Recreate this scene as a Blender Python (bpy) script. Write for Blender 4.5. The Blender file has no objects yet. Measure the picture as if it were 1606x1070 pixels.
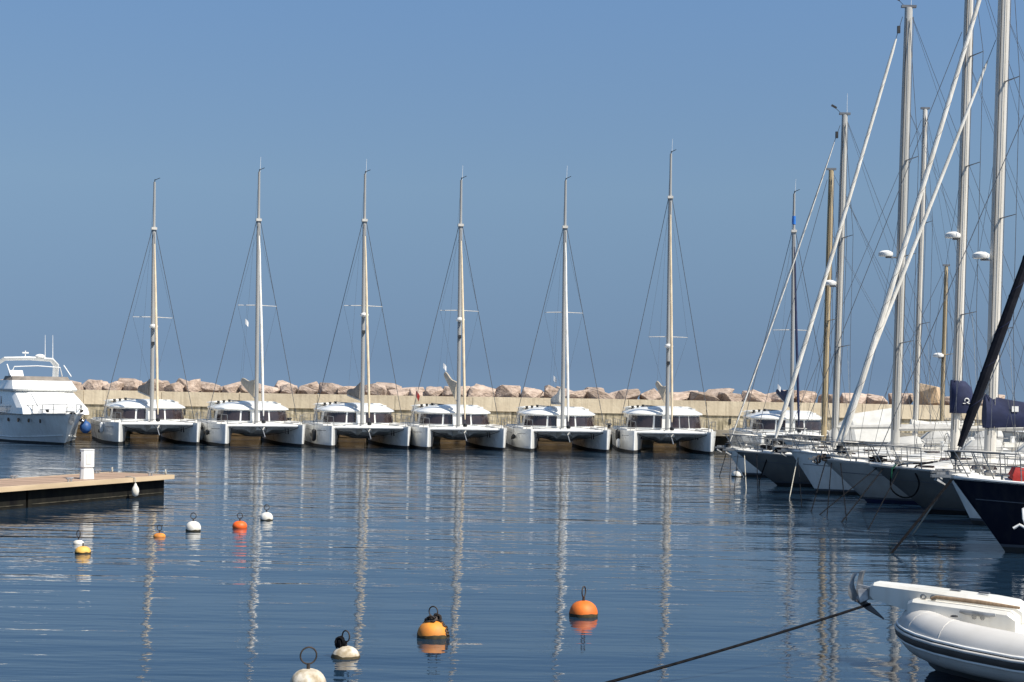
import bpy, bmesh, math, random
from mathutils import Vector, Matrix

# ------------------------------------------------------------------ camera
sc = bpy.context.scene
COL = sc.collection
F, CAMH, ROLL, HX, HY = 2400.0, 3.8, math.radians(1.0), 803.0, 614.0
cd = bpy.data.cameras.new('camera'); cam = bpy.data.objects.new('camera', cd); COL.objects.link(cam)
cd.sensor_width = 36.0; cd.lens = 36.0 * F / 1606.0
cd.shift_y = (HY - 535.0) / 1606.0
cd.clip_start = 0.1; cd.clip_end = 12000
cam.location = (0, 0, CAMH); cam.rotation_euler = (math.radians(90), -ROLL, 0)
sc.camera = cam

def at(px, py, Y):                       # photo pixel + distance -> world point (used to measure real positions)
    a = (px - HX) / F; b = (HY - py) / F
    u = a * math.cos(ROLL) - b * math.sin(ROLL); v = a * math.sin(ROLL) + b * math.cos(ROLL)
    return Vector((u * Y, Y, CAMH + v * Y))
def on_water(px, py):
    a = (px - HX) / F; b = (HY - py) / F
    v = a * math.sin(ROLL) + b * math.cos(ROLL)
    return at(px, py, -CAMH / v)
def px_of(p):
    u, v = p[0] / p[1], (p[2] - CAMH) / p[1]
    return HX + F * (u * math.cos(ROLL) + v * math.sin(ROLL))

# ------------------------------------------------------------------ world, sun, exposure
SUN = Vector((0.58, -0.40, 0.80)).normalized()
w = bpy.data.worlds.new('World'); sc.world = w; w.use_nodes = True
nt = w.node_tree; N = nt.nodes; Lk = nt.links; bg = N['Background']
tc = N.new('ShaderNodeTexCoord')
sep = N.new('ShaderNodeSeparateXYZ'); Lk.new(tc.outputs['Generated'], sep.inputs[0])
mz = N.new('ShaderNodeMath'); mz.operation = 'MULTIPLY_ADD'; mz.inputs[1].default_value = 0.70; mz.inputs[2].default_value = 0.22
Lk.new(sep.outputs['Z'], mz.inputs[0])
cmb = N.new('ShaderNodeCombineXYZ')
Lk.new(sep.outputs['X'], cmb.inputs[0]); Lk.new(sep.outputs['Y'], cmb.inputs[1]); Lk.new(mz.outputs[0], cmb.inputs[2])
sky = N.new('ShaderNodeTexSky'); sky.sky_type = 'NISHITA'; sky.sun_disc = False
sky.sun_elevation = math.asin(SUN.z); sky.sun_rotation = math.atan2(SUN.x, SUN.y)
sky.air_density = 1.0; sky.dust_density = 0.6; sky.ozone_density = 1.0
Lk.new(cmb.outputs[0], sky.inputs['Vector'])
ramp = N.new('ShaderNodeValToRGB'); Lk.new(sep.outputs['Z'], ramp.inputs[0])
ramp.color_ramp.elements[0].position = 0.02; ramp.color_ramp.elements[0].color = (0.61, 0.62, 0.635, 1)
ramp.color_ramp.elements[1].position = 0.25; ramp.color_ramp.elements[1].color = (0.92, 1.05, 1.10, 1)
el = ramp.color_ramp.elements.new(0.13); el.color = (0.93, 0.955, 0.89, 1)
mx = N.new('ShaderNodeMix'); mx.data_type = 'RGBA'; mx.blend_type = 'MULTIPLY'; mx.inputs[0].default_value = 1
Lk.new(sky.outputs[0], mx.inputs[6]); Lk.new(ramp.outputs[0], mx.inputs[7])
Lk.new(mx.outputs[2], bg.inputs[0]); bg.inputs[1].default_value = 0.10

sd = bpy.data.lights.new('sun', 'SUN'); so = bpy.data.objects.new('sun', sd); COL.objects.link(so)
sd.energy = 5.0; sd.angle = math.radians(0.53); sd.color = (1.0, 0.93, 0.81)
so.rotation_euler = SUN.to_track_quat('Z', 'Y').to_euler(); so.location = (60, -40, 80)
vs = sc.view_settings
vs.view_transform = 'Standard'; vs.look = 'None'; vs.gamma = 1.0; vs.exposure = 0.42; vs.use_curve_mapping = False

# ------------------------------------------------------------------ materials
MATS = {}
def M(name, c1, c2=None, scale=3.0, rough=0.4, metal=0.0, bump=0.0, bscale=None, stretch=(1, 1, 1), coat=0.0, streak=0.0, streak_col=(0.25, 0.2, 0.13), detail=5, rnd=0.0, spec=0.5, contrast=(0.35, 0.65)):
    m = bpy.data.materials.new(name); m.use_nodes = True; MATS[name] = m
    n = m.node_tree.nodes; l = m.node_tree.links; b = n['Principled BSDF']
    b.inputs['Roughness'].default_value = rough; b.inputs['Metallic'].default_value = metal
    b.inputs['Specular IOR Level'].default_value = spec
    if coat: b.inputs['Coat Weight'].default_value = coat; b.inputs['Coat Roughness'].default_value = 0.08
    t = n.new('ShaderNodeTexCoord'); mp = n.new('ShaderNodeMapping'); l.new(t.outputs['Object'], mp.inputs[0])
    mp.inputs['Scale'].default_value = stretch
    nz = n.new('ShaderNodeTexNoise'); nz.inputs['Scale'].default_value = scale; nz.inputs['Detail'].default_value = detail
    l.new(mp.outputs[0], nz.inputs[0])
    r = n.new('ShaderNodeMapRange'); r.inputs[1].default_value = contrast[0]; r.inputs[2].default_value = contrast[1]
    l.new(nz.outputs[0], r.inputs[0])
    c2 = c2 or tuple(x * 0.85 for x in c1)
    x = n.new('ShaderNodeMix'); x.data_type = 'RGBA'; l.new(r.outputs[0], x.inputs[0])
    x.inputs[6].default_value = (*c1, 1); x.inputs[7].default_value = (*c2, 1)
    out = x.outputs[2]
    if streak:
        mp2 = n.new('ShaderNodeMapping'); l.new(t.outputs['Object'], mp2.inputs[0]); mp2.inputs['Scale'].default_value = (2.2, 2.2, 0.22)
        n2 = n.new('ShaderNodeTexNoise'); n2.inputs['Scale'].default_value = 2.2; n2.inputs['Detail'].default_value = 6; l.new(mp2.outputs[0], n2.inputs[0])
        r2 = n.new('ShaderNodeMapRange'); r2.inputs[1].default_value = 0.47; r2.inputs[2].default_value = 0.72; r2.inputs[4].default_value = streak
        l.new(n2.outputs[0], r2.inputs[0])
        x2 = n.new('ShaderNodeMix'); x2.data_type = 'RGBA'; l.new(r2.outputs[0], x2.inputs[0]); l.new(out, x2.inputs[6]); x2.inputs[7].default_value = (*streak_col, 1)
        out = x2.outputs[2]
    if rnd:
        oi = n.new('ShaderNodeObjectInfo'); hs = n.new('ShaderNodeHueSaturation'); mr = n.new('ShaderNodeMapRange')
        mr.inputs[3].default_value = 1 - rnd; mr.inputs[4].default_value = 1 + rnd; l.new(oi.outputs['Random'], mr.inputs[0])
        l.new(mr.outputs[0], hs.inputs['Value']); l.new(out, hs.inputs['Color']); out = hs.outputs[0]
    l.new(out, b.inputs['Base Color'])
    rr = n.new('ShaderNodeMapRange'); rr.inputs[3].default_value = max(0.02, rough - 0.08); rr.inputs[4].default_value = min(1, rough + 0.1)
    l.new(nz.outputs[0], rr.inputs[0]); l.new(rr.outputs[0], b.inputs['Roughness'])
    if bump:
        bp = n.new('ShaderNodeBump'); bp.inputs['Strength'].default_value = 1.0; bp.inputs['Distance'].default_value = bump
        n3 = n.new('ShaderNodeTexNoise'); n3.inputs['Scale'].default_value = bscale or scale * 3; n3.inputs['Detail'].default_value = 6
        l.new(mp.outputs[0], n3.inputs[0]); l.new(n3.outputs[0], bp.inputs['Height']); l.new(bp.outputs[0], b.inputs['Normal'])
    return m

M('gelcoat', (0.80, 0.80, 0.78), (0.74, 0.74, 0.71), 1.3, 0.28, coat=0.25, streak=0.16)
M('gelcoat_warm', (0.78, 0.76, 0.70), (0.70, 0.67, 0.60), 1.1, 0.32, coat=0.2, streak=0.2)
M('deck', (0.74, 0.73, 0.69), (0.62, 0.60, 0.55), 2.0, 0.6, bump=0.004, bscale=60)
M('hull_grey', (0.155, 0.158, 0.155), (0.11, 0.113, 0.112), 0.9, 0.3, coat=0.3, streak=0.12)
M('hull_mid', (0.42, 0.415, 0.40), (0.34, 0.337, 0.325), 1.0, 0.3, coat=0.25, streak=0.2)
M('hull_navy', (0.004, 0.005, 0.014), (0.006, 0.008, 0.020), 0.8, 0.3, coat=0.0, spec=0.3, streak=0.06)
M('antifoul_black', (0.018, 0.02, 0.024), (0.04, 0.04, 0.035), 2.5, 0.7)
M('antifoul_blue', (0.012, 0.02, 0.075), (0.02, 0.03, 0.06), 2.5, 0.7)
M('stripe', (0.10, 0.11, 0.13), None, 2, 0.4)
M('glass_dark', (0.022, 0.016, 0.018), (0.05, 0.035, 0.035), 1.6, 0.08, coat=0.4)
M('alloy', (0.47, 0.46, 0.43), (0.37, 0.36, 0.34), 0.8, 0.42, metal=0.0, stretch=(4, 4, 0.4))
M('alloy_white', (0.62, 0.59, 0.54), (0.50, 0.475, 0.43), 0.9, 0.4, stretch=(4, 4, 0.4))
M('alloy_grey', (0.33, 0.33, 0.32), (0.25, 0.25, 0.245), 0.8, 0.42, stretch=(4, 4, 0.4))
M('alloy_dark', (0.20, 0.21, 0.22), (0.13, 0.13, 0.14), 0.9, 0.4, metal=0.3, stretch=(4, 4, 0.4))
M('spruce', (0.43, 0.34, 0.20), (0.33, 0.25, 0.14), 1.2, 0.45, stretch=(5, 5, 0.3), coat=0.2)
M('steel', (0.34, 0.335, 0.32), (0.22, 0.215, 0.21), 6, 0.32, metal=0.7)
M('galvanised', (0.48, 0.49, 0.50), (0.30, 0.30, 0.31), 9, 0.42, metal=0.6, bump=0.002, bscale=50)
M('wire', (0.16, 0.17, 0.18), (0.10, 0.10, 0.11), 5, 0.4, metal=0.5)
M('rope_dark', (0.004, 0.0045, 0.006), (0.011, 0.011, 0.013), 14, 0.85, spec=0.08)
M('rope_pale', (0.50, 0.48, 0.42), (0.32, 0.30, 0.25), 14, 0.85, spec=0.08)
M('rope_green', (0.02, 0.12, 0.07), (0.015, 0.08, 0.05), 14, 0.85, spec=0.08)
M('sail_white', (0.76, 0.74, 0.69), (0.60, 0.57, 0.51), 1.2, 0.75, stretch=(3, 3, 1), bump=0.012, bscale=4)
M('sail_tan', (0.66, 0.55, 0.39), (0.52, 0.42, 0.29), 1.2, 0.8, stretch=(3, 3, 1), bump=0.012, bscale=4)
M('canvas_beige', (0.52, 0.45, 0.35), (0.40, 0.34, 0.26), 2.2, 0.85, bump=0.02, bscale=3)
M('canvas_taupe', (0.24, 0.21, 0.18), (0.17, 0.15, 0.13), 2.2, 0.85, bump=0.02, bscale=3)
M('canvas_grey', (0.60, 0.59, 0.55), (0.50, 0.49, 0.46), 2.2, 0.85, bump=0.02, bscale=3)
M('canvas_navy', (0.006, 0.014, 0.062), (0.005, 0.010, 0.042), 2.2, 0.8, bump=0.02, bscale=3)
M('canvas_black', (0.008, 0.009, 0.014), (0.015, 0.016, 0.022), 2.2, 0.8, bump=0.02, bscale=4, spec=0.1)
M('canvas_red', (0.42, 0.025, 0.02), (0.30, 0.015, 0.015), 3, 0.7, bump=0.01, bscale=4)
M('net', (0.62, 0.61, 0.58), (0.50, 0.49, 0.47), 18, 0.9)
M('black_plastic', (0.012, 0.012, 0.013), (0.03, 0.03, 0.03), 5, 0.5)
M('white_plastic', (0.80, 0.80, 0.78), (0.70, 0.69, 0.66), 4, 0.4)
M('mark_blue', (0.02, 0.16, 0.55), None, 3, 0.5)
M('fender_blue', (0.03, 0.10, 0.30), (0.02, 0.07, 0.2), 3, 0.5)
M('teak', (0.33, 0.22, 0.13), (0.22, 0.145, 0.085), 4, 0.65, stretch=(6, 0.6, 1))
M('concrete_top', (0.66, 0.57, 0.42), (0.57, 0.48, 0.35), 0.8, 0.9, bump=0.02, bscale=6, streak=0.5, streak_col=(0.33, 0.27, 0.19), rnd=0.09)
M('concrete_low', (0.54, 0.47, 0.34), (0.36, 0.31, 0.21), 1.6, 0.92, bump=0.05, bscale=5, streak=1.0, streak_col=(0.10, 0.09, 0.06), rnd=0.2, contrast=(0.42, 0.58))
M('concrete_quay', (0.36, 0.32, 0.25), (0.25, 0.22, 0.17), 1.2, 0.92, bump=0.02, bscale=8)
M('baulk', (0.13, 0.080, 0.030), (0.05, 0.032, 0.014), 1.5, 0.85, bump=0.03, bscale=7, stretch=(0.4, 2, 2), rnd=0.25)
M('rock', (0.46, 0.365, 0.30), (0.29, 0.22, 0.175), 2.2, 0.92, bump=0.12, bscale=4.5, rnd=0.2)
M('rock_tan', (0.50, 0.37, 0.24), (0.38, 0.27, 0.17), 1.4, 0.92, bump=0.06, bscale=3.5)
M('rubble', (0.30, 0.23, 0.19), (0.16, 0.12, 0.10), 1.0, 0.95, bump=0.25, bscale=1.5)
M('fascia', (0.56, 0.43, 0.28), (0.44, 0.33, 0.21), 1.4, 0.8, stretch=(0.4, 0.4, 3), bump=0.004, bscale=20)
M('plank', (0.40, 0.275, 0.195), (0.29, 0.195, 0.135), 2.2, 0.85, stretch=(0.5, 4, 1), bump=0.004, bscale=25, rnd=0.14)
M('float_black', (0.006, 0.006, 0.007), (0.014, 0.014, 0.012), 2.2, 0.8, spec=0.08, streak=0.4, streak_col=(0.03, 0.027, 0.02))
M('weed_line', (0.07, 0.06, 0.04), (0.015, 0.015, 0.01), 4, 0.9)
M('buoy_white', (0.78, 0.77, 0.73), (0.64, 0.61, 0.54), 5, 0.55, streak=0.35)
M('buoy_grimy', (0.66, 0.60, 0.50), (0.34, 0.27, 0.17), 7, 0.7, streak=0.7, contrast=(0.42, 0.62))
M('buoy_orange', (0.80, 0.20, 0.02), (0.62, 0.125, 0.012), 4, 0.6, streak=0.45, streak_col=(0.30, 0.11, 0.03))
M('buoy_red', (0.85, 0.135, 0.015), (0.74, 0.11, 0.015), 5, 0.5)
M('buoy_yellow', (0.78, 0.29, 0.03), (0.58, 0.20, 0.03), 5, 0.65, streak=0.55, streak_col=(0.22, 0.11, 0.04))
M('buoy_pale_yellow', (0.78, 0.45, 0.10), (0.62, 0.34, 0.07), 6, 0.6, streak=0.3)
M('slime', (0.07, 0.052, 0.02), (0.03, 0.025, 0.012), 12, 0.8)
M('anchor_grey', (0.30, 0.31, 0.32), (0.16, 0.165, 0.17), 9, 0.5, metal=0.3, bump=0.003, bscale=40)
M('rusty', (0.06, 0.045, 0.038), (0.025, 0.022, 0.02), 14, 0.8, metal=0.2)
M('hypalon', (0.58, 0.56, 0.53), (0.52, 0.50, 0.47), 2.0, 0.5, streak=0.08)
M('hypalon_low', (0.17, 0.175, 0.18), (0.14, 0.145, 0.15), 2.0, 0.5)
M('rubber_strake', (0.055, 0.045, 0.04), (0.075, 0.062, 0.055), 6, 0.6)
M('flag_red', (0.30, 0.025, 0.02), None, 3, 0.8)
M('flag_white', (0.75, 0.75, 0.75), None, 3, 0.8)

# ------------------------------------------------------------------ mesh helpers
class MB:
    def __init__(s): s.v = []; s.f = []
    def add(s, vs, fs):
        o = len(s.v); s.v += [tuple(p) for p in vs]; s.f += [tuple(i + o for i in f) for f in fs]; return s
    def box(s, c, d, rot=None, taper=1.0):
        h = [x / 2 for x in d]; vs = []
        for z in (-1, 1):
            k = taper if z > 0 else 1
            for x, y in ((-1, -1), (1, -1), (1, 1), (-1, 1)): vs.append(Vector((x * h[0] * k, y * h[1] * k, z * h[2])))
        if rot is not None: vs = [rot @ p for p in vs]
        c = Vector(c); vs = [p + c for p in vs]
        return s.add(vs, [(3, 2, 1, 0), (4, 5, 6, 7), (0, 1, 5, 4), (1, 2, 6, 5), (2, 3, 7, 6), (3, 0, 4, 7)])
    def tube(s, pts, r, n=6, sq=(1, 1), cap=True):
        pts = [Vector(p) for p in pts]; k = len(pts)
        rs = r if isinstance(r, (list, tuple)) else [r] * k
        rings = []; prev = None
        for i, p in enumerate(pts):
            d = (pts[min(i + 1, k - 1)] - pts[max(i - 1, 0)]).normalized()
            if prev is None:
                a = Vector((0, 0, 1)) if abs(d.z) < 0.9 else Vector((1, 0, 0))
                u = (a - d * a.dot(d)).normalized()
            else:
                u = (prev - d * prev.dot(d)).normalized()
            prev = u; q = d.cross(u)
            rings.append([p + (u * math.cos(2 * math.pi * j / n) * sq[0] + q * math.sin(2 * math.pi * j / n) * sq[1]) * rs[i] for j in range(n)])
        return s.rings(rings, cap)
    def rings(s, rings, cap=True, closed=True):
        n = len(rings[0]); vs = [p for r in rings for p in r]; fs = []
        for i in range(len(rings) - 1):
            for j in range(n if closed else n - 1):
                a = i * n + j; b = i * n + (j + 1) % n
                fs.append((a, b, b + n, a + n))
        if cap and closed:
            fs.append(tuple(range(n - 1, -1, -1))); o = (len(rings) - 1) * n; fs.append(tuple(range(o, o + n)))
        return s.add(vs, fs)
    def lathe(s, prof, n=16, c=(0, 0, 0), rot=None):
        c = Vector(c); rings = []
        for r, z in prof:
            ring = [Vector((r * math.cos(2 * math.pi * j / n), r * math.sin(2 * math.pi * j / n), z)) for j in range(n)]
            if rot is not None: ring = [rot @ p for p in ring]
            rings.append([p + c for p in ring])
        return s.rings(rings)
    def torus(s, c, R, r, n=16, m=6, rot=None, arc=1.0):
        pts = []
        for i in range(n + 1):
            a = 2 * math.pi * arc * i / n - math.pi / 2
            p = Vector((R * math.cos(a), 0, R * math.sin(a)))
            if rot is not None: p = rot @ p
            pts.append(Vector(c) + p)
        return s.tube(pts, r, m)
    def prism(s, poly, z0, z1, inset=0.0):          # polygon in xy
        n = len(poly); cx = sum(p[0] for p in poly) / n; cy = sum(p[1] for p in poly) / n
        a = [(x, y, z0) for x, y in poly]; b = [((x - cx) * (1 - inset) + cx, (y - cy) * (1 - inset) + cy, z1) for x, y in poly]
        return s.rings([a, b])
    def build(s, name, mat, parent=None, smooth=35, label=None):
        me = bpy.data.meshes.new(name); me.from_pydata(s.v, [], s.f); me.update()
        bm = bmesh.new(); bm.from_mesh(me); bmesh.ops.recalc_face_normals(bm, faces=bm.faces); bm.to_mesh(me); bm.free()
        if smooth:
            me.polygons.foreach_set('use_smooth', [True] * len(me.polygons)); me.set_sharp_from_angle(angle=math.radians(smooth))
        me.materials.append(MATS[mat])
        return put(name, me, parent, label)
def put(name, me, parent=None, label=None):
    o = bpy.data.objects.new(name, me); COL.objects.link(o)
    if parent is not None: o.parent = parent
    if label: o['label'] = label
    return o
def tag(o, label=None, cat=None, group=None, kind=None):
    if label: o['label'] = label
    if cat: o['category'] = cat
    if group: o['group'] = group
    if kind: o['kind'] = kind
    return o
def empty(name, loc, rz=0.0):
    o = bpy.data.objects.new(name, None); COL.objects.link(o); o.location = loc; o.rotation_euler = (0, 0, rz); o.empty_display_size = 0.3
    return o
def lerp(a, b, t): return a + (b - a) * t
def tube(name, pts, r, mat, parent=None, n=6, **k): return MB().tube(pts, r, n, **k).build(name, mat, parent)
def sag(a, b, d, n=10):
    a = Vector(a); b = Vector(b)
    return [a.lerp(b, i / n) - Vector((0, 0, 4 * d * (i / n) * (1 - i / n))) for i in range(n + 1)]
def spline(P, k=5):
    P = [Vector(p_) for p_ in P]; P = [P[0] * 2 - P[1]] + P + [P[-1] * 2 - P[-2]]; out = []
    for i in range(1, len(P) - 2):
        for j in range(k):
            t = j / k; a, b, c, e = P[i - 1], P[i], P[i + 1], P[i + 2]
            out.append(0.5 * (2 * b + (c - a) * t + (2 * a - 5 * b + 4 * c - e) * t * t + (3 * b - a - 3 * c + e) * t ** 3))
    return out + [P[-2]]
RND = random.Random(7)

# ------------------------------------------------------------------ water
def water_material():
    m = bpy.data.materials.new('harbour_water'); m.use_nodes = True; MATS['water'] = m
    n = m.node_tree.nodes; l = m.node_tree.links; b = n['Principled BSDF']
    b.inputs['Base Color'].default_value = (0.011, 0.028, 0.052, 1); b.inputs['Roughness'].default_value = 0.03; b.inputs['IOR'].default_value = 1.45
    t = n.new('ShaderNodeTexCoord')
    def noise(sx, sy, scale, detail, rot=0.0, loc=0.0):
        mp = n.new('ShaderNodeMapping'); mp.inputs['Scale'].default_value = (sx, sy, 1); mp.inputs['Rotation'].default_value = (0, 0, rot)
        mp.inputs['Location'].default_value = (loc, loc * 0.7, 0); l.new(t.outputs['Object'], mp.inputs[0])
        z = n.new('ShaderNodeTexNoise'); z.inputs['Scale'].default_value = scale; z.inputs['Detail'].default_value = detail; z.inputs['Roughness'].default_value = 0.5
        l.new(mp.outputs[0], z.inputs[0]); return z.outputs[0]
    def math_(op, a, c):
        k = n.new('ShaderNodeMath'); k.operation = op
        for i, q in enumerate((a, c)):
            if isinstance(q, float): k.inputs[i].default_value = q
            else: l.new(q, k.inputs[i])
        return k.outputs[0]
    swell = noise(0.16, 1.0, 0.42, 1.0, 0.05)
    ripple = noise(0.22, 1.0, 1.7, 2.0, -0.05, 3.0)
    fine = noise(0.4, 1.0, 5.5, 2.0, 0.1, 9.0)
    patch = noise(0.25, 1.0, 0.055, 2.0, 0.0, 31.0)
    sp = n.new('ShaderNodeSeparateXYZ'); l.new(t.outputs['Object'], sp.inputs[0])
    yn = math_('ADD', sp.outputs['Y'], math_('MULTIPLY', noise(0.3, 1.0, 0.09, 3.0, 0.0, 11.0), 26.0))
    r1 = n.new('ShaderNodeMapRange'); r1.interpolation_type = 'SMOOTHSTEP'; r1.inputs[1].default_value = 74; r1.inputs[2].default_value = 92; l.new(yn, r1.inputs[0])
    r2 = n.new('ShaderNodeMapRange'); r2.interpolation_type = 'SMOOTHSTEP'; r2.inputs[1].default_value = 100; r2.inputs[2].default_value = 110; r2.inputs[3].default_value = 1; r2.inputs[4].default_value = 0; l.new(yn, r2.inputs[0])
    gust = math_('MULTIPLY', math_('MULTIPLY', r1.outputs[0], r2.outputs[0]), 2.2)
    pr = n.new('ShaderNodeMapRange'); pr.inputs[1].default_value = 0.36; pr.inputs[2].default_value = 0.66; pr.inputs[3].default_value = 0.55; pr.inputs[4].default_value = 1.5
    l.new(patch, pr.inputs[0])
    h = math_('ADD', math_('MULTIPLY', swell, 0.066), math_('MULTIPLY', math_('ADD', math_('MULTIPLY', ripple, 0.025), math_('MULTIPLY', fine, 0.0045)), math_('ADD', pr.outputs[0], gust)))
    bp = n.new('ShaderNodeBump'); bp.inputs['Strength'].default_value = 1.0; bp.inputs['Distance'].default_value = 1.0
    l.new(h, bp.inputs['Height']); l.new(bp.outputs[0], b.inputs['Normal'])
water_material()
wm = MB().add([(-5000, -60, 0), (5000, -60, 0), (5000, 9000, 0), (-5000, 9000, 0)], [(0, 1, 2, 3)]).build('water', 'water', smooth=0)
tag(wm, kind='structure')

# ------------------------------------------------------------------ quay, breakwater wall, rubble mound
QY, WY = 112.0, 118.0
q = MB().box((0, (QY + WY) / 2 + 1.0, 0.95), (130, WY - QY + 2.0, 0.30)).box((0, QY + 5.0, -0.6), (129.8, 5.0, 2.79)).build('quay', 'concrete_quay', smooth=0); tag(q, kind='structure')  # slab overhang and recessed base are shaped to shade the quay face
kerb = MB().box((0, QY + 0.2, 1.16), (129.6, 0.35, 0.12)).build('quay_kerb', 'concrete_quay', q, smooth=0)
pile = MB().lathe([(0.32, -2.0), (0.32, 0.81)], 12).build('quay_pile', 'slime', q)
for i in range(26):
    o = pile if i == 0 else put('quay_pile', pile.data, q)
    o.location = (-50 + i * 3.6, QY + 0.9, 0)
bm_ = [MB().box((0, 0, 0), (w_, 0.5, h)).build('timber_baulk', 'baulk', q, smooth=0) for w_, h in ((2.3, 0.27), (2.05, 0.25), (1.7, 0.22))]
used_ = [False] * 3
for bx_, ww in ((128, 0.7), (228, 0.85), (385, 1.05), (553, 0.85), (712, 0.85), (872, 1.15), (1043, 0.72), (1236, 0.9)):
    for r_, z in enumerate((0.05, 0.37, 0.66)):
        o = put('timber_baulk', bm_[r_].data, q) if used_[r_] else bm_[r_]; used_[r_] = True
        o.location = (at(bx_, HY, QY - 0.3).x + RND.uniform(-.12, .12), QY - 0.30 + RND.uniform(-.05, .05) + 0.08 * r_, z)
        o.scale.x = ww; o.rotation_euler = (0, RND.uniform(-0.012, 0.012), RND.uniform(-0.02, 0.02))
wl = empty('breakwater_wall', (0, WY, 0)); tag(wl, 'long cream concrete sea wall behind the moored catamarans, weathered below, boulders along its top', 'wall')
panel = None
for i in range(-27, 24):
    x = i * 2.4 + 1.2
    if panel is None: panel = MB().box((0, 0.5, 1.66), (2.37, 1.0, 1.10)).build('concrete_panel', 'concrete_low', wl, smooth=0); o = panel
    else: o = put('concrete_panel', panel.data, wl)
    o.location = (x, RND.uniform(0.0, 0.03), 0)
MB().box((-3.6, 0.56, 1.6), (122, 0.9, 1.2)).build('wall_core', 'concrete_low', wl, smooth=0)
cop = None
for i in range(-11, 10):
    if cop is None: cop = MB().box((0, 0.55, 2.775), (5.96, 1.3, 1.10)).build('coping_block', 'concrete_top', wl, smooth=0); o = cop
    else: o = put('coping_block', cop.data, wl)
    o.location = (i * 6.0, RND.uniform(-0.03, 0.02), RND.uniform(-0.02, 0.02))
bo = MB().lathe([(0.16, 0), (0.13, 0.1), (0.12, 0.32), (0.2, 0.36), (0.2, 0.44), (0.1, 0.48)], 12).build('bollard', 'black_plastic', q)
for i in range(12):
    o = bo if i == 0 else put('bollard', bo.data, q)
    o.location = (-40 + i * 5.9, QY + 0.9, 1.10)
slot = MB().box((0, -0.03, 0), (0.16, 0.05, 0.42)).build('drain_slot', 'black_plastic', wl, smooth=0)
for i in range(16):
    o = slot if i == 0 else put('drain_slot', slot.data, wl)
    o.location = (-46 + i * 5.2 + RND.uniform(-0.5, 0.5), 0, 1.75 + RND.uniform(-0.06, 0.06))
md = MB().add([(-70, WY + 1.2, 3.0), (70, WY + 1.2, 3.0), (70, WY + 5, 3.0), (-70, WY + 5, 3.0), (-70, WY + 16, -2), (70, WY + 16, -2)],
              [(0, 1, 2, 3), (3, 2, 5, 4)]).build('rubble_mound', 'rubble', smooth=0); tag(md, kind='structure')

# boulders: angular convex hulls
def boulder_mesh(seed, mat='rock'):
    r = random.Random(seed); bm = bmesh.new()
    for _ in range(22):
        p = Vector((r.uniform(-1, 1), r.uniform(-1, 1), r.uniform(-1, 1)))
        p = p / (abs(p.x) ** 3.2 + abs(p.y) ** 3.2 + abs(p.z) ** 3.2) ** (1 / 3.2)
        bm.verts.new(p * r.uniform(0.74, 1.07))
    g = bmesh.ops.convex_hull(bm, input=bm.verts)
    bmesh.ops.delete(bm, geom=[v for v in bm.verts if not v.link_faces], context='VERTS')
    bmesh.ops.bevel(bm, geom=bm.edges[:], offset=0.03, segments=1, affect='EDGES', profile=0.5)
    bmesh.ops.triangulate(bm, faces=bm.faces)
    bmesh.ops.recalc_face_normals(bm, faces=bm.faces)
    me = bpy.data.meshes.new('boulder'); bm.to_mesh(me); bm.free(); me.materials.append(MATS[mat]); return me
BM = [boulder_mesh(s) for s in range(20, 34)]
rocks = []
def rock_at(x, y, sx, sy, sz, base, me=None):
    o = put('boulder', me or RND.choice(BM)); o.scale = (sx / 2, sy / 2, sz / 2)
    o.rotation_euler = (RND.uniform(-0.22, 0.22), RND.uniform(-0.25, 0.25), RND.uniform(-0.5, 0.5) + RND.choice((0, math.pi)))
    o.location = (x, y, base + sz / 2); rocks.append(o); return o
x = -47.0
while x < 38:
    wd = RND.uniform(1.35, 2.35); hh = RND.uniform(1.05, 1.35)
    if x + wd > 30.5 and x < 35: x += wd; continue
    rock_at(x + wd / 2, WY + 2.3 + RND.uniform(-0.15, 0.25), wd * 1.2, 1.7, hh, 2.95); x += wd * RND.uniform(0.93, 1.02)
x = -46.0
while x < 38:
    wd = RND.uniform(1.5, 2.6); rock_at(x + wd / 2, WY + 4.1 + RND.uniform(-0.2, 0.3), wd * 1.2, 1.8, RND.uniform(1.15, 1.42), 2.95); x += wd * RND.uniform(0.95, 1.25)
big = put('boulder', boulder_mesh(77, 'rock_tan')); big.scale = (1.15, 1.1, 1.12); big.location = (33.0, WY + 2.6, 4.05); big.rotation_euler = (0.2, 0.15, 0.4)
tag(big, 'largest tan boulder, standing high above the others behind the right-hand masts', 'boulder', 'boulders along the breakwater')

# ------------------------------------------------------------------ catamarans
def cat_hull(side, lo, hi_f, name, mat, parent, off=0.0):
    mb = MB(); rings = []
    for i in range(13):
        t = (i / 12) ** 1.25; y = t * 11.8
        e_ = min(1, (t / 0.30)) ** 0.72; q_ = (1 - 0.12 * max(0, t - 0.6) / 0.4)
        wo = lerp(0.05, 0.82, e_) * q_; wi = lerp(0.05, 0.98, e_) * q_
        top = hi_f(t); ring = []
        for s in (0, 0.25, 0.5, 0.75, 1):
            z = lerp(top, lo, s); g = (z + 0.4) / 1.8
            ring.append((0.74 + 0.26 * g, z))
        cx = side * 2.45; yy = [y + 0.10 * (1 - t) ** 6 * (1 - r[1] / 1.4) for r in ring]
        full = [(cx + side * wo * r[0], yy[j], r[1]) for j, r in enumerate(ring)] + [(cx - side * wi * r[0], yy[j], r[1]) for j, r in reversed(list(enumerate(ring)))]
        rings.append(full)
    return mb.rings(rings).build(name, mat, parent)
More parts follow.
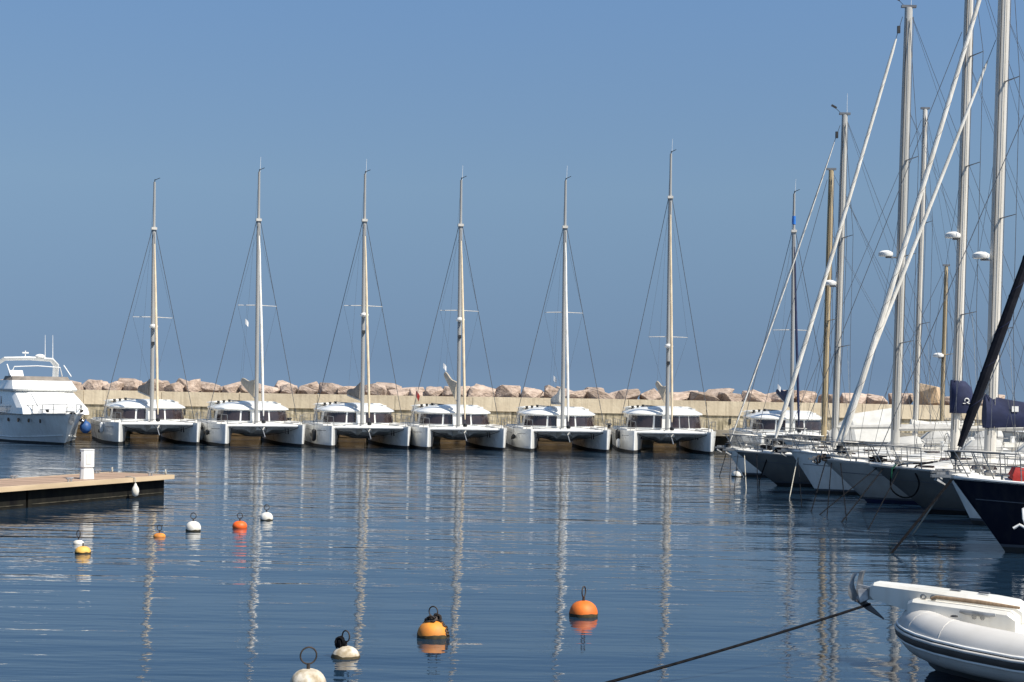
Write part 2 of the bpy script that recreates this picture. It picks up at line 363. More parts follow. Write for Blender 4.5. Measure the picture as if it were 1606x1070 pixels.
def catamaran(px, yaw, mast_h, hound_z, spreader_z, tall, bag, bag_rise, genoa, label, radar=True, bag_len=4.6, ports='pair', mast_mat='alloy_grey', antenna=True, flag=None, ensign=False):
    p = at(px, HY, 97.5); root = empty('catamaran', (p.x, 97.5, 0), -math.radians(yaw))
    tag(root, label, 'catamaran', 'white catamarans moored bow-out in a row along the breakwater')
    sheer = lambda t: 1.42 - 0.06 * min(1, t * 3) + 0.03 * t
    for s in (-1, 1):
        h = cat_hull(s, 0.17, sheer, 'hull', 'gelcoat', root)
        cat_hull(s, -0.4, lambda t: 0.165, 'antifouling', 'antifoul_black', h)
        # bright bow stem plate, rubbing line, portholes
        MB().tube([(s * 2.45, -0.005, 1.42), (s * 2.45, 0.075, 0.2)], 0.062, 8).build('bow_stem', 'white_plastic', h)
        rl = MB().tube([(s * 2.45 + s * 0.285, 0.75, 1.10), (s * 2.45 + s * 0.58, 2.2, 1.07), (s * 2.45 + s * 0.785, 4.6, 1.05), (s * 2.45 + s * 0.73, 11.0, 1.05)], 0.02, 5)
        rl.build('rubbing_line', 'stripe', h)
        for k in range(2):
            yy = 1.9 + k * 0.42
            MB().box((s * 2.45 - s * (0.60 + 0.075 * k), yy, 0.93), (0.07, 0.13, 0.34 if ports == 'pair' else 0.14)).build('porthole', 'glass_dark', h, smooth=0)
        MB().box((s * 2.45 + s * 0.765, 4.9, 0.72), (0.06, 0.5, 0.2)).build('porthole', 'glass_dark', h, smooth=0)
    # bridgedeck with nacelle, crossbeam, trampoline
    bd = MB()
    prof = [(2.5, 1.02, 1.40), (3.2, 0.76, 1.42), (11.2, 0.76, 1.42)]
    bd.rings([[(-2.0, y, a), (-0.9, y, a), (-0.5, y, a - 0.22), (0.5, y, a - 0.22), (0.9, y, a), (2.0, y, a), (2.0, y, b), (-2.0, y, b)] for y, a, b in prof])
    b = bd.build('bridgedeck', 'gelcoat', root, smooth=25)
    MB().rings([[(-0.30, 1.5, 1.02), (0.30, 1.5, 1.02), (0.24, 1.5, 1.36), (-0.24, 1.5, 1.36)], [(-0.55, 2.52, 0.72), (0.55, 2.52, 0.72), (0.5, 2.52, 1.37), (-0.5, 2.52, 1.37)]]).build('nacelle', 'gelcoat', b, smooth=25)
    MB().tube([(-2.42, 0.42, 1.33), (2.42, 0.42, 1.33)], 0.085, 8).build('crossbeam', 'white_plastic', root)
    MB().tube([(-2.3, 0.42, 1.42), (0, 0.42, 1.62), (2.3, 0.42, 1.42)], 0.02, 5).build('dolphin_striker', 'steel', root)
    for s in (-1, 1):
        MB().box((s * 1.2, 1.58, 1.345), (1.72, 2.1, 0.02)).build('trampoline', 'net', root, smooth=0)
    MB().box((0, 1.55, 1.36), (0.5, 2.3, 0.05)).build('foredeck_walkway', 'deck', root, smooth=0)
    for s in (-1, 1):
        MB().rings([[(s * 2.1, 2.0, 1.40), (s * 2.78, 2.0, 1.40), (s * 2.72, 2.0, 1.48), (s * 2.2, 2.0, 1.48)], [(s * 1.9, 4.0, 1.40), (s * 3.12, 4.0, 1.40), (s * 3.05, 4.0, 1.52), (s * 2.0, 4.0, 1.52)], [(s * 1.9, 11.2, 1.40), (s * 3.08, 11.2, 1.40), (s * 3.0, 11.2, 1.50), (s * 2.0, 11.2, 1.50)]]).build('side_deck', 'deck', root, smooth=25)
        MB().box((s * 2.42, 2.9, 1.515), (0.5, 0.5, 0.03)).build('hatch', 'glass_dark', root, smooth=0)
    # cabin
    eave = 2.28 if not tall else 2.42; wtop = eave - 0.08
    half = 2.42 if not tall else 2.52
    FX = [math.sin(math.pi / 2 * (-1 + i / 10)) for i in range(21)]
    def curve(fx, k): return 5.9 - 1.9 * k * max(0.0, 1 - abs(fx) ** 3.4) ** 0.45
    def foot(k, yo=0.0): return [(half * k * f, curve(f, k) + yo) for f in FX] + [(half * k, 9.4), (-half * k, 9.4)]
    def lay(k, z, yo=0.0): return [(x, y, z) for x, y in foot(k, yo)]
    cb = MB().rings([lay(1.0, 1.40), lay(1.0, 1.50), lay(0.955, eave)]).build('cabin', 'gelcoat', root, smooth=25)
    rf = MB().rings([lay(0.97, eave + 0.004), lay(1.035, eave + 0.012, -0.02), lay(1.03, eave + 0.09), lay(0.86, eave + 0.30, 0.1), lay(0.60, eave + 0.47, 0.5), lay(0.25, eave + 0.55, 0.9)]).build('roof', 'gelcoat', root, smooth=30)
    def pane(f0, f1, z0=1.56, z1=wtop):
        mb = MB(); rings = []
        seg = [f0 + (f1 - f0) * i / 9 for i in range(10)]
        def pt(fx, z, o):
            k = lerp(1.0, 0.955, (z - 1.5) / (eave - 1.5))
            p0 = Vector((half * k * fx, curve(fx, k))); e_ = 0.01; pa = Vector((half * k * (fx - e_), curve(fx - e_, k))); pb_ = Vector((half * k * (fx + e_), curve(fx + e_, k)))
            t_ = pb_ - pa; n_ = Vector((t_.y, -t_.x)).normalized(); p1 = p0 + n_ * o
            return (p1.x, p1.y, z)
        return mb.rings([[pt(f, z0, -0.03), pt(f, z0, 0.04), pt(f, (z0 + z1) / 2, 0.04), pt(f, z1, 0.04), pt(f, z1, -0.03)] for f in seg]).build('window', 'glass_dark', cb, smooth=0)
    cuts = [(-0.97, -0.42), (-0.37, -0.14), (0.14, 0.37), (0.42, 0.97)] if not tall else [(-0.97, -0.36), (-0.31, -0.12), (0.12, 0.34), (0.37, 0.60), (0.63, 0.97)]
    for a, c in cuts: pane(a, c)
    for s in (-1, 1):
        MB().box((s * (half * 0.98 + 0.012), 7.4, 1.92), (0.05, 2.2, 0.5)).build('window', 'glass_dark', cb, smooth=0)
    # cockpit hardtop behind, winches and helm
    MB().rings([[(-2.35, 8.0, eave + 0.42), (2.2, 8.0, eave + 0.42), (1.9, 8.0, eave + 0.54), (-2.0, 8.0, eave + 0.54)], [(-2.4, 11.0, eave + 0.36), (2.3, 11.0, eave + 0.36), (2.0, 11.0, eave + 0.46), (-2.1, 11.0, eave + 0.46)]]).build('hardtop', 'gelcoat', root, smooth=20)
    for s in (-1, 1):
        MB().tube([(s * 2.1, 10.8, 1.45), (s * 2.1, 10.8, eave + 0.4)], 0.05, 6).build('hardtop_post', 'white_plastic', root)
        MB().rings([[(s * 2.1, 8.2, 1.45), (s * 2.5, 8.2, 1.45), (s * 2.4, 8.2, eave + 0.40), (s * 2.1, 8.2, eave + 0.40)], [(s * 2.1, 9.4, 1.45), (s * 2.5, 9.4, 1.45), (s * 2.4, 9.4, eave + 0.40), (s * 2.1, 9.4, eave + 0.40)]]).build('hardtop_side', 'gelcoat', root, smooth=0)
    for k in range(3):
        MB().lathe([(0.10, 0), (0.12, 0.05), (0.07, 0.1), (0.10, 0.2), (0.09, 0.24)], 10, (-2.0 + k * 0.34, 7.3 - 0.2 * k, eave + 0.30 + 0.05 * k)).build('winch', 'black_plastic', root)
    # dark panel painted in as the boom and sail bag shadow on the roof
    MB().box((-0.75, 7.2, eave + 0.56), (1.1, 1.3, 0.05), Matrix.Rotation(0.06, 3, 'Y')).build('roof_shadow_panel', 'stripe', root, smooth=0)
    # rig
    my = 3.55; top = Vector((0, my + 0.55, mast_h))
    base = Vector((0, my, 1.42))
    mp = lambda z: base.lerp(top, (z - 1.42) / (mast_h - 1.42))
    ms = MB().tube([base, mp(hound_z), mp(hound_z + 0.3), top], [0.13, 0.125, 0.09, 0.075], 10).build('mast', mast_mat, root)
    MB().tube([mp(mast_h), mp(mast_h) + Vector((0.02, 0, 0.18))], 0.03, 5).build('masthead_fitting', 'black_plastic', ms)
    MB().tube([mp(mast_h) + Vector((0, 0, 0.12)), mp(mast_h) + Vector((0.34, -0.1, 0.28))], [0.025, 0.02], 5).build('wind_vane', 'black_plastic', ms)
    if antenna: MB().tube([mp(mast_h) + Vector((0.06, 0, 0)), mp(mast_h) + Vector((0.09, 0, 1.0))], [0.014, 0.008], 5).build('whip_antenna', 'white_plastic', ms)
    MB().box(mp(hound_z) + Vector((0, -0.05, 0.05)), (0.36, 0.3, 0.16)).build('hounds', 'alloy_white', ms, smooth=0)
    gt = mp(hound_z - 0.25) + Vector((0, -0.2, 0)); gb = Vector((0, 0.45, 1.55))
    gl = [gb.lerp(gt, k) for k in (0.03, 0.06, 0.10, 0.3, 0.5, 0.7, 0.85, 0.94)]
    MB().tube([gb, gt], 0.022, 5).build('forestay', 'wire', root)
    gs = MB().tube([p_ + Vector((RND.uniform(-.012, .012), 0, 0)) for p_ in gl], [0.03, 0.06, 0.08, 0.088, 0.085, 0.072, 0.06, 0.03], 8).build('furled_genoa', genoa, root)
    MB().lathe([(0.05, 0), (0.14, 0.03), (0.14, 0.2), (0.05, 0.24)], 10, gb - Vector((0, 0, 0.08))).build('furler_drum', 'black_plastic', root)
    for s in (-1, 1):
        MB().tube([mp(hound_z) + Vector((s * 0.12, 0, 0)), (s * 3.05, 5.2, 1.45)], 0.021, 5).build('shroud', 'wire', root)
        tip = mp(spreader_z) + Vector((s * 1.28, 0.12, -0.03))
        MB().tube([mp(spreader_z), tip], [0.03, 0.018], 6).build('spreader', 'alloy_white', root)
        MB().tube([mp(hound_z - 0.4), tip, mp(3.4)], 0.006, 4).build('diamond_stay', 'wire', root)
        # lifelines
        for k in range(5):
            yy = 2.6 + k * 1.9
            MB().tube([(s * 3.06, yy, 1.42), (s * 3.08, yy, 2.05)], 0.016, 5).build('stanchion', 'steel', root)
        for z in (1.75, 2.04):
            MB().tube([(s * 2.6, 1.0, z - 0.02), (s * 3.07, 2.6, z), (s * 3.08, 10.2, z)], 0.008, 4).build('lifeline', 'wire', root)
        MB().tube([(s * 2.3, 0.2, 1.4), (s * 2.35, 0.25, 2.0), (s * 2.6, 1.0, 2.03), (s * 2.62, 1.05, 1.4)], 0.02, 5).build('pulpit', 'steel', root)
    if radar:
        MB().lathe([(0.02, 0), (0.26, 0.02), (0.29, 0.1), (0.26, 0.2), (0.1, 0.26), (0.01, 0.27)], 14, mp(spreader_z - 0.75) + Vector((0, -0.42, 0))).build('radar_dome', 'white_plastic', root)
        MB().box(mp(spreader_z - 0.8) + Vector((0, -0.25, 0.02)), (0.1, 0.4, 0.05)).build('radar_bracket', 'alloy', root, smooth=0)
        MB().box(mp(spreader_z - 1.75) + Vector((0, -0.2, 0)), (0.2, 0.16, 0.22)).build('deck_light', 'black_plastic', root, smooth=0)
    # boom + sail bag (raised aft end)
    g = mp(3.05) + Vector((0, 0.25, 0)); e = g + Vector((-0.25, bag_len, bag_rise))
    MB().tube([g, e], 0.09, 8).build('boom', 'alloy', root)
    rings = []
    for i in range(9):
        t = i / 8; c = g.lerp(e, 0.03 + 0.95 * t); h = lerp(1.15, 0.30, t ** 0.7) * (1 + 0.08 * math.sin(t * 9)); wd = lerp(0.22, 0.13, t)
        rings.append([c + Vector((x_ * wd, 0, 0.06 + z_ * h)) for x_, z_ in ((-0.7, 0), (-1, 0.25), (-0.85, 0.6), (-0.3, 0.98), (0.25, 1.0), (0.85, 0.6), (1, 0.25), (0.7, 0))])
    MB().rings(rings).build('sail_bag', bag, root, smooth=50)
    MB().tube([e, mp(mast_h)], 0.005, 4).build('topping_lift', 'wire', root)
    if flag:
        fx_, fz_ = flag; fp = mp(fz_) + Vector((fx_, 0.3, 0))
        MB().tube([mp(spreader_z) + Vector((fx_ * .9, .1, 0)), (fx_ * 1.5, 4.6, 1.5)], 0.004, 4).build('flag_halyard', 'wire', root)
        fg = MB().rings([[(fp.x, fp.y, fp.z), (fp.x, fp.y, fp.z - .34)], [(fp.x + .14, fp.y - .05, fp.z - .12), (fp.x + .12, fp.y - .05, fp.z - .46)], [(fp.x + .22, fp.y + .03, fp.z - .26), (fp.x + .2, fp.y + .03, fp.z - .55)]], cap=False, closed=False).build('courtesy_flag', 'flag_white', root, smooth=0)
    if ensign:
        MB().tube([(-1.9, 11.4, 1.4), (-1.9, 11.6, 3.9)], 0.02, 5).build('flagstaff', 'steel', root)
        MB().rings([[(-1.9, 11.55, 3.75), (-1.9, 11.5, 3.35)], [(-1.72, 11.6, 3.55), (-1.78, 11.58, 3.1)], [(-1.62, 11.55, 3.35), (-1.72, 11.52, 2.95)]], cap=False, closed=False).build('ensign', 'flag_red', root, smooth=0)
    MB().tube([(-0.3, 2.6, 1.45), (0.0, 0.5, 1.0), (0.1, 0.35, 0.6)], 0.03, 5).build('anchor_bridle', 'galvanised', root)
    MB().tube(sag((-2.42, 0.35, 1.3), (0, 0.9, 0.75), 0.15, 6) + sag((0, 0.9, 0.75), (2.42, 0.35, 1.3), 0.15, 6)[1:], 0.016, 4).build('bridle_rope', 'rope_dark', root)
    MB().tube([(s_ * 0.9, 11.5, 1.2) for s_ in (-1, 1)], 0.05, 6).build('davit_bar', 'steel', root)
    return root, mp
CAT = [
    (250, -20.6, 17.7, 14.3, 8.3, 0, 'canvas_taupe', 0.3, 'sail_tan', 'white catamaran at the left end of the row, beside the white motor yacht'),
    (416, -18.2, 18.5, 15.0, 9.2, 0, 'canvas_beige', 1.0, 'sail_white', 'second catamaran from the left, next right of the one beside the motor yacht'),
    (582, -14.3, 18.5, 15.1, 9.3, 0, 'canvas_taupe', 0.3, 'sail_tan', 'third catamaran from the left, its brown sail bag lying low'),
    (732, -10.2, 18.2, 14.9, 9.1, 0, 'canvas_beige', 1.7, 'sail_tan', 'fourth catamaran from the left, its beige sail bag pointing steeply up'),
    (894, -5.3, 18.3, 14.9, 9.1, 0, 'canvas_grey', 0.0, 'sail_white', 'fifth catamaran from the left, with a thin white furled sail and no raised bag'),
    (1056, 0.0, 20.2, 17.0, 7.6, 1, 'canvas_beige', 1.3, 'sail_tan', 'catamaran with the tallest mast and larger cabin windows, beside the crowd of yachts'),
    (1256, 1.5, 17.7, 14.9, 8.2, 0, 'canvas_navy', 0.9, 'canvas_navy', 'catamaran half hidden behind the right-hand yachts, with a navy sail bag'),
]
MASTS = []
for i, c in enumerate(CAT):
    r, mp = catamaran(c[0], c[1], c[2] - 0.45, c[3] - 0.2, c[4], c[5], c[6], c[7], c[8], c[9], radar=(i in (2, 3, 5, 0)), ports='round' if c[5] else 'pair', antenna=(i != 0), bag_len=4.6 if i != 4 else 3.6, flag={1: (-.75, 8.3), 3: (-1.0, 5.6), 4: (-.6, 4.9), 6: (-.9, 4.6)}.get(i), ensign=(i == 3))
    MASTS.append(c[0])
    if i == 6:
        MB().tube([mp(15.2), mp(15.75)], 0.12, 10).build('mast_band', 'mark_blue', r)

# boulder labels: counted between the catamaran masts
names = ['left of the first catamaran mast', 'between catamaran masts one and two', 'between catamaran masts two and three', 'between catamaran masts three and four',
         'between catamaran masts four and five', 'between catamaran masts five and six', 'right of the sixth catamaran mast', 'behind the right-hand yacht masts']
mpx = [236, 399, 563, 714, 880, 1043, 1239]
ords = ['first', 'second', 'third', 'fourth', 'fifth', 'sixth', 'seventh', 'eighth', 'ninth', 'tenth', 'eleventh', 'twelfth', 'thirteenth', 'fourteenth', 'fifteenth', 'sixteenth', 'seventeenth', 'eighteenth', 'nineteenth', 'twentieth']
cnt = {}
for o in sorted(rocks, key=lambda o: px_of(o.location)):
    row = 'front' if o.location.y < WY + 3.2 else 'rear'
    z = sum(px_of(o.location) > m for m in mpx); k = (z, row); cnt[k] = cnt.get(k, 0) + 1
    tag(o, 'pinkish boulder, %s from left in the %s row %s' % (ords[cnt[k] - 1], row, names[z]), 'boulder', 'boulders along the breakwater')

# ------------------------------------------------------------------ motor yacht builder (bow at local origin, +y aft)
def motor_yacht(loc, rz, label, fly=True, S=1.0):
    root = empty('motor_yacht', loc, rz); root.scale = (S * 1.06, S, S * 0.9); tag(root, label, 'motor yacht')
    L, B = 15.0, 4.7
    sheer = lambda t: 2.0 - 0.35 * t
    def ring(t, lo, hi):
        hw = B / 2 * min(1.0, (0.02 + 1.9 * t) ** 0.62) if t < 0.5 else B / 2
        pts = []
        for s in (0, 0.25, 0.5, 0.75, 1):
            z = lerp(hi, lo, s); g = max(0, min(1, z / sheer(t)))
            k = hw * lerp(min(0.86, 0.10 + 1.8 * t), 1.0, g ** 1.25)
            yy = t * L + 1.7 * (1 - t) ** 5 * (1 - g ** 0.8) + 0.0
            pts.append((k, yy, z))
        return [(-a, b, c) for a, b, c in pts] + [(a, b, c) for a, b, c in reversed(pts)]
    T = [0, .01, .03, .06, .1, .15, .22, .3, .42, .6, .8, 1]
    h = MB().rings([ring(t, 0.12, sheer(t)) for t in T]).build('hull', 'gelcoat', root, smooth=40)
    MB().rings([ring(t, -0.5, 0.115) for t in T]).build('antifouling', 'antifoul_black', h)
    for s in (-1, 1):
        pts = []
        for t in T[1:]:
            hw = B / 2 * min(1.0, (0.02 + 1.9 * t) ** 0.62) if t < 0.5 else B / 2
            pts.append((s * (hw + 0.01), t * L, sheer(t) - 0.02))
        MB().tube(pts, 0.05, 6).build('rubbing_strake', 'steel', h)
        ch = []
        for t in T[2:]:
            hw = B / 2 * min(1.0, (0.02 + 1.9 * t) ** 0.62) if t < 0.5 else B / 2
            z = 0.62 - 0.3 * min(1, t * 2.5); g = z / sheer(t)
            ch.append((s * (hw * lerp(min(0.86, 0.10 + 1.8 * t), 1.0, g ** 1.25) + 0.01), t * L + 1.7 * (1 - t) ** 5 * (1 - g ** 0.8), z))
        MB().tube(ch, 0.045, 5).build('spray_rail', 'gelcoat', h)
        for k in range(5):
            t = 0.16 + k * 0.085; hw = B / 2 * min(1.0, (0.02 + 1.9 * t) ** 0.62) if t < 0.5 else B / 2
            MB().lathe([(0.13, -0.03), (0.13, 0.03)], 12, (s * (hw * 0.975), t * L, 1.48), Matrix.Rotation(math.pi / 2, 3, 'Y')).build('porthole', 'glass_dark', h)
        # rail
        rp = []
        for k in range(9):
            t = 0.012 + k * 0.07; hw = (B / 2 * min(1.0, (0.02 + 1.9 * t) ** 0.62)) - 0.08
            rp.append((s * max(0.06, hw), t * L, sheer(t) + 0.62 - 0.02 * k))
            MB().tube([(s * max(0.06, hw), t * L + 0.05, sheer(t)), rp[-1]], 0.017, 5).build('stanchion', 'steel', root)
        MB().tube(rp, 0.02, 5).build('bow_rail', 'steel', root)
        MB().tube([Vector(a) - Vector((0, 0, 0.3)) for a in rp], 0.010, 4).build('guard_wire', 'steel', root)
    def dk(t):
        hw = B / 2 * min(1.0, (0.02 + 1.9 * t) ** 0.62) if t < 0.5 else B / 2
        return [(-hw, t * L, sheer(t)), (-hw * .5, t * L, sheer(t) + 0.10), (0, t * L, sheer(t) + 0.14), (hw * .5, t * L, sheer(t) + 0.10), (hw, t * L, sheer(t))]
    MB().rings([dk(t) for t in T], cap=False, closed=False).build('deck', 'deck', root)
    def house(name, lays, mat, par=root):
        mb = []
        for y0, y1, hw, z in lays:
            mb.append([(-hw * 0.55, y0, z), (hw * 0.55, y0, z), (hw * 0.93, y0 + 0.5, z), (hw, y0 + 1.3, z), (hw, y1, z), (-hw, y1, z), (-hw, y0 + 1.3, z), (-hw * 0.93, y0 + 0.5, z)])
        return MB().rings(mb).build(name, mat, par, smooth=20)
    house('coachroof', [(1.5, 5.2, 1.15, 1.95), (2.3, 5.2, 1.0, 2.25), (2.9, 5.2, 0.8, 2.34)], 'gelcoat')
    sal = house('saloon', [(3.0, 12.5, 1.95, 1.9), (3.3, 12.5, 1.93, 2.3), (5.7, 12.5, 1.76, 3.25), (5.9, 12.5, 1.74, 3.38)], 'gelcoat')
    MB().rings([[(x_ * k, y_, z_) for x_ in (-1, -0.33, 0.33, 1)] + [(x_ * k, y_ + 0.06, z_ + 0.05) for x_ in (1, 0.33, -0.33, -1)] for k, y_, z_ in ((1.02, 3.45, 2.39), (0.93, 5.50, 3.20))]).build('windscreen_cover', 'white_plastic', sal, smooth=0)
    for s in (-1, 1):
        for k in range(2):
            y0 = 8.6 + k * 1.7
            MB().rings([[(s * (1.935), y0, 2.5), (s * 1.935, y0 + 1.5, 2.5), (s * 1.78, y0 + 1.5, 3.1), (s * 1.78, y0 + 0.35, 3.1)], [(s * 1.88, y0, 2.5), (s * 1.88, y0 + 1.5, 2.5), (s * 1.72, y0 + 1.5, 3.1), (s * 1.72, y0 + 0.35, 3.1)]]).build('side_window', 'glass_dark', sal, smooth=0)
    if fly:
        fb = house('flybridge', [(5.75, 12.8, 1.90, 3.385), (5.65, 12.8, 1.94, 3.5), (6.5, 12.8, 1.80, 4.08)], 'gelcoat')
        house('flybridge_windscreen', [(6.6, 8.9, 1.76, 4.085), (6.95, 8.8, 1.68, 4.36)], 'canvas_taupe', fb)
        for s in (-1, 1):
            MB().tube([(s * 1.7, 7.2, 4.4), (s * 1.62, 8.6, 5.15)], 0.035, 6).build('awning_frame', 'white_plastic', fb)
        arch = [(-1.85, 11.6, 4.1), (-1.72, 10.9, 5.2), (-1.35, 10.5, 5.55), (0, 10.4, 5.62), (1.35, 10.5, 5.55), (1.72, 10.9, 5.2), (1.85, 11.6, 4.1)]
        ar = MB().tube(arch, 0.14, 8, sq=(0.6, 1.3)).build('radar_arch', 'gelcoat', root)
        MB().tube([(-1.5, 8.4, 4.3), (-1.3, 8.2, 5.0), (0, 8.1, 5.08), (1.3, 8.2, 5.0), (1.5, 8.4, 4.3)], 0.035, 6).build('awning_hoop', 'white_plastic', root)
        MB().lathe([(0.03, 0), (0.28, 0.03), (0.30, 0.12), (0.2, 0.24), (0.02, 0.28)], 14, (0.65, 10.4, 5.66)).build('radar_dome', 'white_plastic', ar)
        MB().tube([(-0.2, 10.4, 5.6), (-0.2, 10.4, 6.15)], 0.03, 6).build('light_post', 'white_plastic', ar)
        MB().box((-0.2, 10.4, 6.0), (0.36, 0.1, 0.1)).build('loudhailer', 'white_plastic', ar, smooth=0)
        for dx in (1.0, 1.45):
            MB().tube([(dx, 10.6, 5.5), (dx + 0.05, 10.9, 7.3)], [0.022, 0.010], 5).build('whip_antenna', 'white_plastic', ar)
        MB().rings([[(-1.6, 7.5, 4.3), (-0.9, 7.5, 4.3), (-0.9, 7.9, 4.75), (-1.6, 7.9, 4.75)], [(-1.6, 8.3, 4.3), (-0.9, 8.3, 4.3), (-0.9, 8.3, 4.75), (-1.6, 8.3, 4.75)]]).build('helm_console', 'white_plastic', fb, smooth=0)
    MB().box((0, 0.55, 2.14), (0.16, 1.3, 0.08)).build('anchor_roller', 'steel', root, smooth=0)
    MB().rings([[(-0.03, -0.1, 2.1), (0.03, -0.1, 2.1), (0.03, -0.02, 2.12), (-0.03, -0.02, 2.12)], [(-0.16, 0.18, 1.55), (0.16, 0.18, 1.55), (0.1, 0.28, 1.6), (-0.1, 0.28, 1.6)], [(-0.02, 0.28, 1.3), (0.02, 0.28, 1.3), (0.02, 0.32, 1.32), (-0.02, 0.32, 1.32)]]).build('anchor', 'galvanised', root, smooth=0)
    for x_ in (-0.9, 0.9):
        MB().tube([(x_, 1.6, 2.1), (x_ * 1.03, 1.5, 2.2), (x_ * 1.05, 1.9, 2.2), (x_, 1.8, 2.08)], 0.05, 6).build('bow_cleat', 'black_plastic', root)
    return root
p = at(121, HY, 94.5)
motor_yacht((p.x, 93.6, 0), math.radians(31), 'white flybridge motor yacht with covered windscreen at the left edge of the picture', S=1.08)
p = at(1440, HY, 93)
motor_yacht((p.x + 1.5, 92.5, 0), math.radians(-88), 'large white motor yacht behind the right-hand masts, its radar arch above the sail covers', S=1.12)

# ------------------------------------------------------------------ sailing yachts (bow at local origin pointing -x, +x aft)
def yacht(tip_px, tip_py, Y, L, B, fb, rake, hull, anti, label, mast_px, mast_h, mast_w, mast_mat='alloy_white', fore=None, spreaders=(0.36, 0.66), radar=None, boom='canvas_navy', boom_cover=True,
          yaw=0.0, tent=None, stern_fb=None, anchor=True, toe='alloy', mast_rake=0.013, wind=True, backstay=True, bowroller=0.25, sprayhood='canvas_navy', second=None, shroud_r=0.012, cover_len=None, boom_z=1.35, cover_h=1.0):
    tip = at(tip_px, tip_py, Y)
    root = empty('sailing_yacht', (tip.x, Y, 0), yaw); tag(root, label, 'sailing yacht', 'sailing yachts moored side by side, bows to the left')
    sfb = stern_fb or fb * 0.78
    T = [0, .012, .03, .06, .1, .16, .24, .34, .46, .6, .75, .88, 1]
    def sheer(t): return fb + (sfb - fb) * t - 0.16 * math.sin(math.pi * min(1, t * 1.05))
    def hw(t):
        if t < 0.58: return B / 2 * (0.012 + 0.988 * math.sin(math.pi / 2 * (t / 0.58) ** 0.78))
        return B / 2 * (1 - 0.24 * ((t - 0.58) / 0.42) ** 1.7)
    def pt(t, z):
        g = max(0, min(1, (z + 0.45) / (sheer(t) + 0.45)))
        k = hw(t) * lerp(min(0.80, 0.10 + 1.9 * t), 1.0, g ** 0.8)
        return (k, t * L + rake * (1 - t) ** 3 * (1 - g ** 1.05) * 1.35 - 0.5 * t ** 6 * (1 - g), z)
    def ring(t, lo, hi, n=6):
        pts = [pt(t, lerp(hi, lo, i / (n - 1))) for i in range(n)]
        return [(b, -a, c) for a, b, c in pts] + [(b, a, c) for a, b, c in reversed(pts)]
    h = MB().rings([ring(t, 0.20, sheer(t)) for t in T]).build('hull', hull, root, smooth=45)
    MB().rings([ring(t, 0.13, 0.197, 3) for t in T]).build('boot_stripe', 'stripe', h, smooth=45)
    MB().rings([ring(t, -0.45, 0.127, 4) for t in T]).build('antifouling', anti, h, smooth=45)
    def dk(t):
        a = hw(t); z = sheer(t) - 0.03
        return [(t * L, -a, z), (t * L, -a * .55, z + 0.05 * B * .5), (t * L, 0, z + 0.07 * B * .5), (t * L, a * .55, z + 0.05 * B * .5), (t * L, a, z)]
    MB().rings([dk(t) for t in T], cap=False, closed=False).build('deck', 'deck', root)
    for s in (-1, 1):
        MB().tube([(t * L, s * (hw(t) - 0.015), sheer(t) + 0.02) for t in T], 0.035, 6).build('toe_rail', toe, root)
        MB().tube([(pt(t, sheer(t) * 0.72)[1], s * (pt(t, sheer(t) * 0.72)[0] + 0.004), sheer(t) * 0.72) for t in T[1:]], 0.012, 5).build('cove_line', 'stripe', h)
    # coachroof
    mx_ = at(mast_px, HY, Y).x - tip.x
    c0, c1 = max(0.22 * L, mx_ - 0.16 * L), 0.70 * L
    def cr(x, k):
        t = x / L; a = hw(t) * 0.60; z = sheer(t) - 0.02; hgt = 0.46 * k
        return [(x, -a, z), (x, -a * 0.9, z + hgt * 0.8), (x, -a * 0.6, z + hgt), (x, 0, z + hgt + 0.06), (x, a * 0.6, z + hgt), (x, a * 0.9, z + hgt * 0.8), (x, a, z)]
    kx = [(c0, 0.12), (c0 + 0.35, 0.35), (c0 + 1.0, 0.68), (c0 + 2.2, 0.9), (lerp(c0, c1, .7), 1.0), (c1, 1.05)]
    ch = MB().rings([cr(x, k) for x, k in kx]).build('coachroof', 'gelcoat_warm', root, smooth=30)
    for s in (-1, 1):
        for k in range(4):
            x0 = c0 + 1.3 + k * (c1 - c0 - 1.6) / 4; x1 = x0 + (c1 - c0 - 1.6) / 4 - 0.25
            def side(x, f, o):
                kk = min(1.05, 0.6 + 0.12 * (x - c0)); r = cr(x, kk); a = Vector(r[0]).lerp(Vector(r[1]), f); return (a.x, s * (abs(a.y) + o), a.z)
            MB().rings([[side(x0, .35, -.03), side(x1, .35, -.03), side(x1 - .08, .85, -.03), side(x0 + .1, .85, -.03)], [side(x0, .35, .02), side(x1, .35, .02), side(x1 - .08, .85, .02), side(x0 + .1, .85, .02)]]).build('window', 'glass_dark', ch, smooth=0)
    for x_ in (0.16 * L, c0 + 1.35):
        MB().box((x_, 0, sheer(x_ / L) + (0.12 if x_ < c0 else 0.40)), (0.5, 0.5, 0.06)).build('hatch', 'glass_dark', root, smooth=0)
    # cockpit
    cx = (c1 + L) / 2
    for s in (-1, 1):
        MB().box((cx + 0.1, s * hw(0.85) * 0.62, sheer(.85) + 0.12), (L - c1 - 0.9, 0.28, 0.34)).build('cockpit_coaming', 'gelcoat_warm', root, smooth=0)
    MB().torus((L - 1.6, 0, sheer(.9) + 0.6), 0.45, 0.02, 18, 5, Matrix.Rotation(math.pi / 2, 3, 'Z')).build('steering_wheel', 'steel', root)
    MB().box((L - 1.75, 0, sheer(.9) + 0.3), (0.25, 0.28, 0.7)).build('binnacle', 'white_plastic', root, smooth=0)
